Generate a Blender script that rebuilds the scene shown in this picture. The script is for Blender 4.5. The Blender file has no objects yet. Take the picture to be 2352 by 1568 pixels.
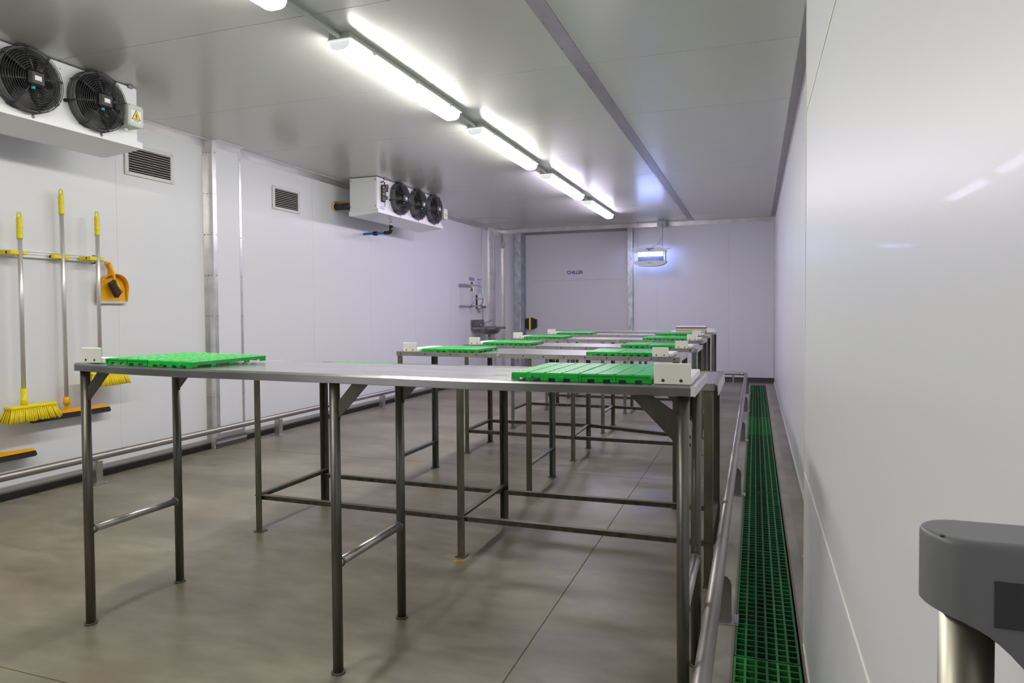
import bpy, math, random
from mathutils import Vector, Matrix
random.seed(7)
sc = bpy.context.scene
col = sc.collection
PI = math.pi

# ------------------------------------------------------------------ camera
cam = bpy.data.cameras.new('camera'); camo = bpy.data.objects.new('camera', cam); col.objects.link(camo)
cam.sensor_width = 36.0; cam.lens = 1572.63 / 2352 * 36
YAW, PITCH, ROLL, SHY = .34155, .02752, -.0065, -25.23
fwd = Vector((-math.sin(YAW) * math.cos(PITCH), math.cos(YAW) * math.cos(PITCH), -math.sin(PITCH)))
rt = Vector((math.cos(YAW), math.sin(YAW), 0)); up = rt.cross(fwd)
r2 = rt * math.cos(ROLL) + up * math.sin(ROLL); u2 = -rt * math.sin(ROLL) + up * math.cos(ROLL)
m = Matrix.Identity(4)
for i in range(3):
    m[i][0] = r2[i]; m[i][1] = u2[i]; m[i][2] = -fwd[i]
m[2][3] = 1.1
camo.matrix_world = m
cam.shift_y = SHY / 2352
cam.clip_start = .02
sc.camera = camo
# ------------------------------------------------------------------ world and exposure
w = bpy.data.worlds.new('world'); sc.world = w; w.use_nodes = True
w.node_tree.nodes['Background'].inputs[0].default_value = (.8, .82, .85, 1)
w.node_tree.nodes['Background'].inputs[1].default_value = .05
sc.view_settings.view_transform = 'Standard'; sc.view_settings.look = 'None'
sc.view_settings.gamma = 1; sc.view_settings.use_curve_mapping = False
sc.view_settings.exposure = 0.0
sc.cycles.use_light_tree = False; sc.cycles.max_bounces = 7; sc.cycles.diffuse_bounces = 5; sc.cycles.glossy_bounces = 4; sc.cycles.adaptive_threshold = .02
LAMP = 47.0            # brightness of the fluorescent diffusers
LAMP_COL = (1.0, .98, .92)
UV_COL = (.36, .46, 1.0); UV = 42.0

# ------------------------------------------------------------------ materials
MATS = {}
def mat(name, base, rough=.5, metal=0., coat=0., coat_r=.05, spec=.5, emis=None, es=0., noise=None, bump=None, ior=1.5):
    """noise=(scale, detail, amount, stretch xyz) varies the base colour; bump=(scale, strength)"""
    if name in MATS: return MATS[name]
    mt = bpy.data.materials.new(name); mt.use_nodes = True; nt = mt.node_tree
    b = nt.nodes['Principled BSDF']
    b.inputs['Base Color'].default_value = (*base, 1); b.inputs['Roughness'].default_value = rough
    b.inputs['Metallic'].default_value = metal; b.inputs['Coat Weight'].default_value = coat
    b.inputs['Coat Roughness'].default_value = coat_r; b.inputs['Specular IOR Level'].default_value = spec
    b.inputs['IOR'].default_value = ior
    if emis: b.inputs['Emission Color'].default_value = (*emis, 1); b.inputs['Emission Strength'].default_value = es
    if noise or bump:
        tc = nt.nodes.new('ShaderNodeNewGeometry')
    if noise:
        s, d, amt, st = noise
        mp = nt.nodes.new('ShaderNodeMapping'); mp.inputs['Scale'].default_value = st
        nt.links.new(tc.outputs['Position'], mp.inputs['Vector'])
        n = nt.nodes.new('ShaderNodeTexNoise'); n.inputs['Scale'].default_value = s; n.inputs['Detail'].default_value = d
        nt.links.new(mp.outputs['Vector'], n.inputs['Vector'])
        rp = nt.nodes.new('ShaderNodeValToRGB')
        lo = tuple(c * (1 - amt) for c in base); hi = tuple(min(1, c * (1 + amt)) for c in base)
        rp.color_ramp.elements[0].position = .3; rp.color_ramp.elements[1].position = .7
        rp.color_ramp.elements[0].color = (*lo, 1); rp.color_ramp.elements[1].color = (*hi, 1)
        nt.links.new(n.outputs['Fac'], rp.inputs['Fac']); nt.links.new(rp.outputs['Color'], b.inputs['Base Color'])
        mr = nt.nodes.new('ShaderNodeMapRange'); mr.inputs['To Min'].default_value = max(.02, rough * .8); mr.inputs['To Max'].default_value = min(1, rough * 1.25)
        nt.links.new(n.outputs['Fac'], mr.inputs['Value']); nt.links.new(mr.outputs['Result'], b.inputs['Roughness'])
    if bump:
        n2 = nt.nodes.new('ShaderNodeTexNoise'); n2.inputs['Scale'].default_value = bump[0]; n2.inputs['Detail'].default_value = 3
        nt.links.new(tc.outputs['Position'], n2.inputs['Vector'])
        bp = nt.nodes.new('ShaderNodeBump'); bp.inputs['Strength'].default_value = bump[1]; bp.inputs['Distance'].default_value = .01
        nt.links.new(n2.outputs['Fac'], bp.inputs['Height']); nt.links.new(bp.outputs['Normal'], b.inputs['Normal'])
    MATS[name] = mt
    return mt
PANEL = mat('white_panel', (.72, .73, .765), .36, coat=.014, coat_r=.04, spec=.42)
CEIL = mat('ceiling_panel_white', (.57, .57, .54), .22, spec=.8)
JOINT = mat('joint_sealant', (.62, .62, .60), .6)
GROOVE = mat('joint_groove', (.66, .66, .64), .7)
DOORM = mat('door_panel_grey', (.56, .56, .575), .38, coat=.05)
ALU = mat('aluminium', (.72, .71, .70), .30, metal=.85, noise=(9, 4, .10, (1, .4, 1)))
GALV = mat('galvanised', (.50, .53, .55), .42, metal=.7, noise=(16, 5, .28, (1, 1, .6)))
GALVD = mat('galvanised_leg', (.165, .18, .175), .42, metal=.65, noise=(22, 5, .25, (1, 1, .25)))
RUSTY = mat('worn_leg', (.125, .115, .085), .45, metal=.6, noise=(30, 5, .3, (1, 1, .2)))
STEEL = mat('stainless', (.50, .49, .465), .30, metal=.95, noise=(7, 5, .10, (3, 1, 1)))
TUBE = mat('stainless_tube', (.16, .152, .132), .38, metal=.9, noise=(12, 4, .18, (1, 1, .25)))
TOP = mat('table_sheet', (.60, .605, .62), .22, metal=.95, noise=(6, 6, .10, (1, 5, 1)), bump=(30, .012))
PIPE = mat('rail_pipe', (.37, .345, .345), .40, metal=.9, noise=(5, 4, .12, (1, .3, 1)))
STRIP = mat('ceiling_strip', (.32, .30, .305), .38, metal=.75, noise=(10, 4, .12, (1, .4, 1)))
DARKST = mat('dark_steel', (.26, .255, .25), .45, metal=.7)
SKIRT = mat('cove_skirting', (.050, .047, .042), .55)
SKIRTL = mat('skirting_strip', (.29, .285, .275), .45)
GREEN = mat('green_plastic', (.012, .42, .05), .36, spec=.5)
GRATEG = mat('green_grating', (.012, .12, .03), .5, noise=(14, 3, .3, (1, 1, 1)))
GRATEL = mat('light_green_grating', (.025, .21, .045), .5, noise=(14, 3, .25, (1, 1, 1)))
HDPE = mat('white_plastic', (.84, .84, .765), .42)
HDPEW = mat('white_board', (.82, .82, .80), .42)
BOLT = mat('rusty_bolt', (.10, .055, .03), .6, metal=.5)
BLACK = mat('black_plastic', (.012, .012, .013), .38)
WIRE = mat('black_wire', (.028, .028, .032), .26)
SHROUD = mat('shroud_grey', (.20, .205, .215), .4)
HOLE = mat('dark_void', (.012, .012, .012), .9)  # flat dark colour standing in for shade inside openings and holes
YEL = mat('yellow_plastic', (.80, .66, .01), .42)
YELB = mat('yellow_bristle', (.82, .64, .01), .55)
ORANGE = mat('orange_plastic', (.85, .42, .005), .38)
RUBBER = mat('black_rubber', (.022, .019, .016), .5)
BRIS = mat('dark_bristle', (.06, .042, .02), .7)
WHITEM = mat('white_metal', (.80, .81, .84), .32, coat=.2)
GREYBOX = mat('grey_box', (.56, .58, .55), .45)
LAMPBODY = mat('lamp_housing', (.58, .60, .55), .45)
GLOW = mat('fluorescent_diffuser', (.9, .9, .9), .4, emis=LAMP_COL, es=LAMP)
GLOWC = mat('cool_fluorescent_diffuser', (.9, .9, .9), .4, emis=(.98, .885, 1.14), es=LAMP)
def nosample(m_): m_.cycles.emission_sampling = 'NONE'; return m_
CLEAR = mat('diffuser_end', (.82, .85, .87), .15, spec=.6, emis=(.95, 1.0, 1.0), es=.55)
nosample(CLEAR)
UVT = mat('uv_tube', (.9, .9, .95), .3, emis=UV_COL, es=UV)
WARN = mat('warning_yellow', (.85, .60, .005), .5)
INK = mat('black_print', (.015, .015, .015), .6)
PAPER = mat('white_label', (.82, .82, .82), .5)
BLUEINK = mat('blue_print', (.02, .035, .30), .5)
NAVY = mat('navy_lettering', (.03, .02, .13), .5)
BLUEPIPE = mat('blue_pipe', (.01, .20, .55), .35)
TEAL = mat('teal_gland', (.02, .45, .42), .4)
BEIGE = mat('beige_plastic', (.62, .61, .58), .42)
BLUEB = mat('blue_board', (.04, .035, .36), .45)
YELBD = mat('yellow_board', (.80, .50, .02), .45)
TAN = mat('tan_board', (.66, .56, .46), .5)
GREYP = mat('grey_nylon', (.155, .16, .17), .42)
SINKM = mat('sink_steel', (.30, .285, .28), .38, metal=.85, noise=(8, 4, .3, (1, 1, 1)))
CONC = mat('drain_edge_concrete', (.30, .28, .25), .5, noise=(6, 6, .25, (1, .4, 1)), bump=(40, .05))

def concrete_floor():
    mt = bpy.data.materials.new('polished_concrete'); mt.use_nodes = True; nt = mt.node_tree; b = nt.nodes['Principled BSDF']
    g = nt.nodes.new('ShaderNodeNewGeometry')
    def noise(sc_, det, st):
        mp = nt.nodes.new('ShaderNodeMapping'); mp.inputs['Scale'].default_value = st
        nt.links.new(g.outputs['Position'], mp.inputs['Vector'])
        n = nt.nodes.new('ShaderNodeTexNoise'); n.inputs['Scale'].default_value = sc_; n.inputs['Detail'].default_value = det
        nt.links.new(mp.outputs['Vector'], n.inputs['Vector']); return n
    n1 = noise(1.3, 6, (1.0, 1.6, 1)); n2 = noise(9, 7, (.7, 1.6, 1)); n3 = noise(2.3, 4, (1, 1, 1))
    r1 = nt.nodes.new('ShaderNodeValToRGB'); e = r1.color_ramp.elements
    e[0].position = .32; e[0].color = (.146, .125, .088, 1); e[1].position = .68; e[1].color = (.270, .242, .185, 1)
    nt.links.new(n1.outputs['Fac'], r1.inputs['Fac'])
    r2_ = nt.nodes.new('ShaderNodeValToRGB'); e = r2_.color_ramp.elements
    e[0].position = .3; e[0].color = (.76, .76, .76, 1); e[1].position = .7; e[1].color = (1.16, 1.16, 1.16, 1)
    nt.links.new(n2.outputs['Fac'], r2_.inputs['Fac'])
    mx = nt.nodes.new('ShaderNodeMix'); mx.data_type = 'RGBA'; mx.blend_type = 'MULTIPLY'; mx.inputs[0].default_value = 1
    nt.links.new(r1.outputs['Color'], mx.inputs[6]); nt.links.new(r2_.outputs['Color'], mx.inputs[7])
    r3 = nt.nodes.new('ShaderNodeValToRGB'); e = r3.color_ramp.elements          # ochre stains
    e[0].position = .58; e[0].color = (0, 0, 0, 1); e[1].position = .74; e[1].color = (1, 1, 1, 1)
    nt.links.new(n3.outputs['Fac'], r3.inputs['Fac'])
    m2 = nt.nodes.new('ShaderNodeMix'); m2.data_type = 'RGBA'; m2.inputs[7].default_value = (.22, .165, .095, 1)
    mm = nt.nodes.new('ShaderNodeMath'); mm.operation = 'MULTIPLY'; mm.inputs[1].default_value = .5
    nt.links.new(r3.outputs['Color'], mm.inputs[0]); nt.links.new(mm.outputs[0], m2.inputs[0])
    nt.links.new(mx.outputs[2], m2.inputs[6]); nt.links.new(m2.outputs[2], b.inputs['Base Color'])
    mr = nt.nodes.new('ShaderNodeMapRange'); mr.inputs['To Min'].default_value = .27; mr.inputs['To Max'].default_value = .47
    nt.links.new(n2.outputs['Fac'], mr.inputs['Value']); nt.links.new(mr.outputs['Result'], b.inputs['Roughness'])
    b.inputs['Specular IOR Level'].default_value = .55
    bp = nt.nodes.new('ShaderNodeBump'); bp.inputs['Strength'].default_value = .04; bp.inputs['Distance'].default_value = .01
    nt.links.new(n2.outputs['Fac'], bp.inputs['Height']); nt.links.new(bp.outputs['Normal'], b.inputs['Normal'])
    MATS['floor'] = mt
    return mt
FLOORM = concrete_floor()

# ------------------------------------------------------------------ mesh helpers
class MB:
    def __init__(s): s.v = []; s.f = []; s.sm = []
    def add(s, vs, fs, smooth=False):
        o = len(s.v); s.v += [tuple(p) for p in vs]; s.f += [tuple(i + o for i in f) for f in fs]; s.sm += [smooth] * len(fs); return s
    def box(s, x0, x1, y0, y1, z0, z1):
        x0, x1 = min(x0, x1), max(x0, x1); y0, y1 = min(y0, y1), max(y0, y1); z0, z1 = min(z0, z1), max(z0, z1)
        return s.add([(x0, y0, z0), (x1, y0, z0), (x1, y1, z0), (x0, y1, z0), (x0, y0, z1), (x1, y0, z1), (x1, y1, z1), (x0, y1, z1)],
                     [(0, 3, 2, 1), (4, 5, 6, 7), (0, 1, 5, 4), (1, 2, 6, 5), (2, 3, 7, 6), (3, 0, 4, 7)])
    def rbox(s, x0, x1, y0, y1, z0, z1, r=.004):
        """box with chamfered edges"""
        x = (min(x0, x1), max(x0, x1)); y = (min(y0, y1), max(y0, y1)); z = (min(z0, z1), max(z0, z1))
        r = min(r, (x[1] - x[0]) * .45, (y[1] - y[0]) * .45, (z[1] - z[0]) * .45)
        vs = []; idx = {}
        for a in (0, 1):
            for b in (0, 1):
                for c in (0, 1):
                    sx, sy, sz = (1, -1)[a] * r, (1, -1)[b] * r, (1, -1)[c] * r
                    for k, off in enumerate(((0, sy, sz), (sx, 0, sz), (sx, sy, 0))):
                        idx[a, b, c, k] = len(vs); vs.append((x[a] + off[0], y[b] + off[1], z[c] + off[2]))
        fs = []
        q = lambda *t: [idx[i] for i in t]
        for a in (0, 1): fs.append(q((a, 0, 0, 0), (a, 1, 0, 0), (a, 1, 1, 0), (a, 0, 1, 0))[::1 if a else -1])
        for b in (0, 1): fs.append(q((0, b, 0, 1), (1, b, 0, 1), (1, b, 1, 1), (0, b, 1, 1))[::-1 if b else 1])
        for c in (0, 1): fs.append(q((0, 0, c, 2), (1, 0, c, 2), (1, 1, c, 2), (0, 1, c, 2))[::1 if c else -1])
        for b in (0, 1):
            for c in (0, 1): fs.append(q((0, b, c, 1), (1, b, c, 1), (1, b, c, 2), (0, b, c, 2))[::1 if b == c else -1])
        for a in (0, 1):
            for c in (0, 1): fs.append(q((a, 0, c, 2), (a, 1, c, 2), (a, 1, c, 0), (a, 0, c, 0))[::1 if a == c else -1])
        for a in (0, 1):
            for b in (0, 1): fs.append(q((a, b, 0, 0), (a, b, 1, 0), (a, b, 1, 1), (a, b, 0, 1))[::1 if a == b else -1])
        for a in (0, 1):
            for b in (0, 1):
                for c in (0, 1): fs.append(q((a, b, c, 0), (a, b, c, 1), (a, b, c, 2)))
        return s.add(vs, fs)
    def bar(s, p, q, w_, h_, upv=(0, 0, 1)):
        """rectangular bar from p to q"""
        p = Vector(p); q = Vector(q); d = (q - p).normalized(); u = Vector(upv); a = d.cross(u).normalized(); u = a.cross(d)
        vs = [e + a * (w_ / 2 * i) + u * (h_ / 2 * j) for e in (p, q) for (i, j) in ((-1, -1), (1, -1), (1, 1), (-1, 1))]
        return s.add(vs, [(0, 1, 2, 3), (7, 6, 5, 4), (0, 4, 5, 1), (1, 5, 6, 2), (2, 6, 7, 3), (3, 7, 4, 0)])
    def tube(s, pts, r, n=12, cap=True, closed=False, radii=None):
        pts = [Vector(p) for p in pts]; N = len(pts); vs = []; fs = []
        t0 = (pts[1] - pts[0]).normalized()
        ref = Vector((0, 0, 1)) if abs(t0.z) < .9 else Vector((1, 0, 0))
        a = t0.cross(ref).normalized(); prev = t0
        for i, p in enumerate(pts):
            if closed: t = (pts[(i + 1) % N] - pts[i - 1]).normalized()
            else: t = ((pts[min(i + 1, N - 1)] - p).normalized() + (p - pts[max(i - 1, 0)]).normalized()).normalized() if 0 < i < N - 1 else (pts[1] - pts[0] if i == 0 else pts[-1] - pts[-2]).normalized()
            a = (a - t * a.dot(t)).normalized(); b = t.cross(a)
            rr = radii[i] if radii else r
            for k in range(n):
                an = 2 * PI * k / n; vs.append(p + a * (rr * math.cos(an)) + b * (rr * math.sin(an)))
        M = N if closed else N - 1
        for i in range(M):
            j = (i + 1) % N
            for k in range(n):
                l = (k + 1) % n; fs.append((i * n + k, i * n + l, j * n + l, j * n + k))
        s.add(vs, fs, True)
        if cap and not closed:
            o = len(s.v) - len(vs)
            s.f += [tuple(o + k for k in range(n))[::-1], tuple(o + (N - 1) * n + k for k in range(n))]; s.sm += [False, False]
        return s
    def disc(s, c, ax, r, h, n=16): c = Vector(c); ax = Vector(ax).normalized(); return s.tube([c, c + ax * h], r, n)
    def prism(s, poly, axis, d0, d1, smooth=False):
        """poly of 2-tuples; axis 'x': (y,z), 'y': (x,z), 'z': (x,y)"""
        f = {'x': lambda a, b, d: (d, a, b), 'y': lambda a, b, d: (a, d, b), 'z': lambda a, b, d: (a, b, d)}[axis]
        n = len(poly); vs = [f(a, b, d0) for a, b in poly] + [f(a, b, d1) for a, b in poly]
        ar = sum(poly[i][0] * poly[(i + 1) % n][1] - poly[(i + 1) % n][0] * poly[i][1] for i in range(n))
        flip = (ar > 0) == (d1 > d0)
        if axis == 'y': flip = not flip
        c0 = tuple(range(n)); c1 = tuple(range(n, 2 * n)); sides = [(i, (i + 1) % n, n + (i + 1) % n, n + i) for i in range(n)]
        if flip: s.add(vs, [c0[::-1], c1]); s.add(vs, sides, smooth)
        else: s.add(vs, [c0, c1[::-1]]); s.add(vs, [x[::-1] for x in sides], smooth)
        return s
    def lathe(s, prof, c, ax='z', n=24, arc=2 * PI, sx=1, sy=1):
        """prof: (r, h) pairs about an axis through c"""
        vs = []; fs = []; c = Vector(c); full = abs(arc - 2 * PI) < 1e-6; M = n if full else n + 1
        for (r, h) in prof:
            for k in range(M):
                an = arc * k / n; p = (r * math.cos(an) * sx, r * math.sin(an) * sy, h)
                p = {'z': p, 'x': (p[2], p[0], p[1]), 'y': (p[0], p[2], p[1])}[ax]; vs.append(c + Vector(p))
        for i in range(len(prof) - 1):
            for k in range(n):
                l = (k + 1) % M; fs.append((i * M + k, i * M + l, (i + 1) * M + l, (i + 1) * M + k))
        return s.add(vs, fs, True)
    def build(s, name, material, parent=None, smooth=None, org=None):
        o = Vector(org) if org is not None else (origin(parent) if parent else None)
        if o is None:
            xs = [p[0] for p in s.v]; ys = [p[1] for p in s.v]; zs = [p[2] for p in s.v]
            o = Vector(((min(xs) + max(xs)) / 2, (min(ys) + max(ys)) / 2, min(zs)))
        me = bpy.data.meshes.new(name); me.from_pydata([(p[0] - o[0], p[1] - o[1], p[2] - o[2]) for p in s.v], [], s.f)
        me.polygons.foreach_set('use_smooth', [bool(x) for x in s.sm]); me.update(); me.validate()
        me.materials.append(material)
        ob = bpy.data.objects.new(name, me); col.objects.link(ob)
        if parent: ob.parent = parent; ORG[ob.name] = o
        else: ob.location = o; ORG[ob.name] = o
        return ob
ORG = {}
def origin(p): return ORG[p.name]
def thing(name, label, cat, loc=(0, 0, 0), group=None):
    o = bpy.data.objects.new(name, None); col.objects.link(o); o.location = loc; ORG[o.name] = Vector(loc)
    o.empty_display_size = .05
    return tag(o, label, cat, group)
def tag(o, label, cat, group=None):
    o['label'] = label; o['category'] = cat
    if group: o['group'] = group
    return o
def struct(o, label=None):
    o['kind'] = 'structure'
    if label: o['label'] = label
    return o
def sroot(name, label, loc=(0, 0, 0)):
    o = bpy.data.objects.new(name, None); col.objects.link(o); o.location = loc; ORG[o.name] = Vector(loc); return struct(o, label)
def copy_tree(o, parent=None, label=None):
    c = o.copy(); col.objects.link(c); c.parent = parent; ORG[c.name] = ORG.get(o.name, Vector())
    if label: c['label'] = label
    for ch in o.children: copy_tree(ch, c)
    return c
def text(name, body, size, loc, rot, material, parent=None, ext=.0006, align='CENTER', sx=1):
    cu = bpy.data.curves.new(name, 'FONT'); cu.body = body; cu.size = size; cu.extrude = ext; cu.align_x = align; cu.align_y = 'CENTER'
    cu.offset = size * .026
    cu.materials.append(material)
    tmp = bpy.data.objects.new(name + '_curve', cu); col.objects.link(tmp)
    me = bpy.data.meshes.new_from_object(tmp.evaluated_get(bpy.context.evaluated_depsgraph_get())); bpy.data.objects.remove(tmp)
    o = bpy.data.objects.new(name, me); col.objects.link(o); o.rotation_euler = rot; o.scale = (sx, 1, 1)
    if parent: o.parent = parent; o.location = Vector(loc) - origin(parent)
    else: o.location = loc
    return o

# ================================================================== THE ROOM
H = 2.5; XL = -4.2; XR = .272; XN = .153; YN = 2.40; YF = 11.05; YB = -3.2
DX0, DX1 = -.058, .138           # drain channel
# ---- floor: cast slabs between saw-cut joints, the drain channel and its right-hand margin
fl = sroot('floor', 'worn grey-brown polished concrete floor')
g = .0022
MB().box(XL - .1, DX0 - .012, YB, YF + .15, -.10, -.0016).build('joint_filler', mat('joint_filler_ochre', (.15, .115, .055), .8), fl)
xs = [XL - .1, -.702, DX0 - .012]; ys = [YB, 1.452, 4.50, 7.55, YF + .15]
for i in range(2):
    for j in range(4):
        MB().box(xs[i] + (g if i else 0), xs[i + 1] - (g if i < 1 else 0), ys[j] + g, ys[j + 1] - g, -.09, 0).build('floor_slab', FLOORM, fl)
MB().box(DX1 + .012, XR + .1, YB, YF + .15, -.10, 0).build('floor_margin', FLOORM, fl)
MB().box(DX1 + .012, DX1 + .05, YB, 10.75, -.02, .003).build('channel_margin', CONC, fl)
MB().box(DX0 - .06, DX0 - .012, YB, 10.75, -.02, .003).build('channel_margin', CONC, fl)
MB().box(DX0 - .012, DX1 + .012, 10.62, YF + .15, -.1, 0).build('floor_margin', FLOORM, fl)
ch = MB(); ch.box(DX0 - .012, DX1 + .012, YB, 10.62, -.22, -.20); ch.box(DX0 - .012, DX0 - .008, YB, 10.62, -.20, -.03); ch.box(DX1 + .008, DX1 + .012, YB, 10.62, -.20, -.03)
ch.build('drain_channel', mat('drain_dark', (.05, .055, .05), .4), fl)  # channel lining in one even dark colour
for x in (DX0 - .012, DX1 + .004):
    MB().box(x, x + .008, YB, 10.62, -.045, .004).build('channel_lip', mat('rusty_lip', (.20, .165, .125), .6), fl)
sp = MB()
sp.prism([(-1.262, 2.735), (-1.235, 2.728), (-1.212, 2.742), (-1.205, 2.757), (-1.228, 2.762), (-1.25, 2.755)], 'z', .0002, .0008)
sp.build('paint_spot', mat('yellow_paint_spot', (.42, .27, .03), .6), fl)
# ---- ceiling panels
ce = sroot('ceiling', 'pale glossy insulated ceiling panels', (0, 0, H))
MB().box(XL - .1, XR + .1, YB, YF + .15, H + .0025, H + .1).build('panel_backing', mat('ceiling_joint', (.60, .60, .55), .6), ce)
seams = [YB] + [2.754 + 1.086 * k for k in range(-5, 8)] + [YF + .15]
for i in range(len(seams) - 1):
    for (a, b) in ((XL - .1, -.939), (-.937, XR + .1)):
        MB().box(a, b, seams[i] + .002, seams[i + 1] - .002, H, H + .014).build('ceiling_panel', CEIL, ce)
st = sroot('trim_1', 'long galvanised cover strip along the ceiling', (-.938, 3, H))
for k, (a, b) in enumerate(((YB, .72), (.722, 3.95), (3.952, 7.0), (7.002, YF - .02))):
    MB().box(-.981, -.896, a, b, H - .003, H - .0002).build('cover_strip', STRIP, st)
rv = MB()
for y in [YB + .3 + .34 * k for k in range(42)]:
    for x in (-.971, -.906): rv.disc((x, y, H - .003), (0, 0, -1), .004, .002, 8)
r_ = rv.build('rivets', DARKST, st); r_['kind'] = 'stuff'
# ceiling hatch
MB().box(-4.075, -3.555, 9.58, 10.12, H - .0025, H - .0005).build('ceiling_hatch', CEIL, ce)
hf = MB()
for (a, b, c, d) in ((-4.08, -3.55, 9.57, 9.578), (-4.08, -3.55, 10.122, 10.13), (-4.08, -4.074, 9.57, 10.13), (-3.556, -3.55, 9.57, 10.13)): hf.box(a, b, c, d, H - .004, H - .0003)
hf.build('hatch_gap', mat('hatch_seal', (.36, .35, .34), .7), ce)

# ---- left wall: insulated panels with thin vertical joints, one pilaster, corner return
wl = sroot('wall_left', 'white insulated panel wall on the left', (XL, 4, 0))
MB().box(XL - .1, XL - .0015, YB, YF + .15, 0, H).build('panel_backing', GROOVE, wl)
sl = [YB, -1.90, -.80, .30, 1.40, 2.50, 3.597, 4.43]; sr = [4.74, 5.845, 6.93, 8.022, 9.11, 10.19, 10.66]
for s_ in (sl, sr):
    for i in range(len(s_) - 1):
        MB().box(XL - .014, XL, s_[i] + .0009, s_[i + 1] - .0009, .0, H).build('wall_panel', PANEL, wl)
PX = -4.128
MB().box(XL - .05, PX, 4.425, 4.745, 0, H).build('pilaster', PANEL, wl)
MB().box(XL - .05, -4.10, 10.66, YF + .1, 0, H).build('pilaster', PANEL, wl)
# aluminium corner angles and ceiling angle
tl = sroot('trim_2', 'aluminium corner angles on the left wall', (XL, 4, 0))
def corner_strip(x0, x1, y0, y1, z0=.08, z1=H - .055): return MB().box(x0, x1, y0, y1, z0, z1).build('corner_strip', ALU, tl)
corner_strip(XL, XL + .003, 4.392, 4.425)
corner_strip(XL + .003, PX - .016, 4.422, 4.425)
corner_strip(PX - .014, PX + .003, 4.421, 4.425)
corner_strip(PX, PX + .003, 4.425, 4.462)
corner_strip(PX, PX + .003, 4.722, 4.748)
corner_strip(XL, XL + .003, 10.62, 10.66); corner_strip(XL, -4.10, 10.656, 10.66); corner_strip(-4.10, -4.097, 10.66, 10.705)
corner_strip(-4.10, -4.096, YF - .05, YF - .004, .08, 2.19); corner_strip(-4.096, -4.045, YF - .004, YF - .0005, .08, 2.19)
rv = MB()
for z in [.42 + .33 * k for k in range(7)]:
    for (x, y) in ((XL + .003, 4.405), (PX + .003, 4.452), (PX + .003, 4.735)): rv.disc((x, y, z), (1, 0, 0), .0045, .002, 8)
    for x in (XL + .02, XL + .05): rv.disc((x, 4.4225, z), (0, -1, 0), .0045, .003, 8)
    for x in (XL + .03, XL + .07): rv.disc((x, 10.656, z), (0, -1, 0), .0045, .003, 8)
r_ = rv.build('rivets', DARKST, tl); r_['kind'] = 'stuff'
def ceil_angle(name, label, segs, side):
    t = sroot(name, label, (segs[0][0], segs[0][1], H))
    for (x, y0, y1) in segs:
        if side == 'L':
            MB().box(x, x + .003, y0, y1, H - .055, H - .0005).build('angle_face', ALU, t); MB().box(x, x + .05, y0, y1, H - .004, H - .0006).build('angle_flange', ALU, t)
            MB().box(x + .046, x + .052, y0, y1, H - .0055, H - .0006).build('sealant_bead', JOINT, t)
        else:
            MB().box(x - .003, x, y0, y1, H - .06, H - .0005).build('angle_face', ALU, t); MB().box(x - .062, x, y0, y1, H - .004, H - .0006).build('angle_flange', STRIP, t)
            MB().box(x - .066, x - .060, y0, y1, H - .0055, H - .0006).build('sealant_bead', JOINT, t)
    return t
ceil_angle('trim_3', 'aluminium angle where left wall meets ceiling', [(XL, YB, 4.425), (PX, 4.425, 4.745), (XL, 4.745, 10.66), (-4.10, 10.66, YF)], 'L')
ceil_angle('trim_4', 'galvanised angle where right wall meets ceiling', [(XR, YN, YF)], 'R')
# skirting: pale strip over a dark cove following the wall line
bl = sroot('baseboard_left', 'grey strip and dark coved skirting along left wall', (XL, 4, 0))
for (x, y0, y1) in ((XL, YB, 4.425), (PX, 4.411, 4.758), (XL, 4.745, 10.66), (-4.10, 10.646, YF)):
    MB().prism([(x, .080), (x + .012, .078), (x + .012, .040), (x, .040)], 'y', y0, y1).build('strip', SKIRTL, bl)
    pr_ = [(x, .0395), (x + .008, .0395), (x + .009, .006), (x + .014, .0005), (x, .0005)]
    MB().prism(pr_, 'y', y0, y1).build('cove', SKIRT, bl)
bf = sroot('baseboard_far', 'dark coved skirting along the far wall', (-1, YF, 0))
for (x0, x1) in ((-4.1, -3.80), (-1.80, XR)):
    MB().prism([(YF, .072), (YF - .012, .072), (YF - .014, .03), (YF - .03, .008), (YF - .05, .0005), (YF, .0005)], 'x', x0, x1).build('cove', SKIRT, bf)

# ---- far wall with the chiller door opening
wf = sroot('wall_far', 'white insulated panel wall at the far end', (-1, YF, 0))
MB().box(-4.3, -3.70, YF, YF + .014, 0, H).build('wall_panel', PANEL, wf)
fx = [-1.86, -1.467, -.385, XR + .1]
for i in range(3): MB().box(fx[i] + .0015, fx[i + 1] - .0015, YF, YF + .014, 0, H).build('wall_panel', PANEL, wf)
MB().box(-3.70, -1.86, YF, YF + .014, 2.415, H).build('wall_panel', PANEL, wf)
MB().box(-4.3, XR + .15, YF + .004, YF + .12, 0, H).build('panel_backing', GROOVE, wf)
t5 = sroot('trim_5', 'aluminium angle where far wall meets ceiling', (-1, YF, H))
for (a, b) in ((-4.1, -1.42), (-1.42, XR)):
    MB().box(a, b, YF - .003, YF, H - .068, H - .0005).build('angle_face', ALU, t5); MB().box(a, b, YF - .085, YF, H - .005, H - .0006).build('angle_flange', ALU, t5)
    MB().box(a, b, YF - .090, YF - .083, H - .007, H - .0006).build('sealant_bead', JOINT, t5)
MB().box(XR - .012, XR - .0005, YF - .012, YF - .0005, 0, H - .06).build('trim_6', ALU)['kind'] = 'structure'
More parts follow.
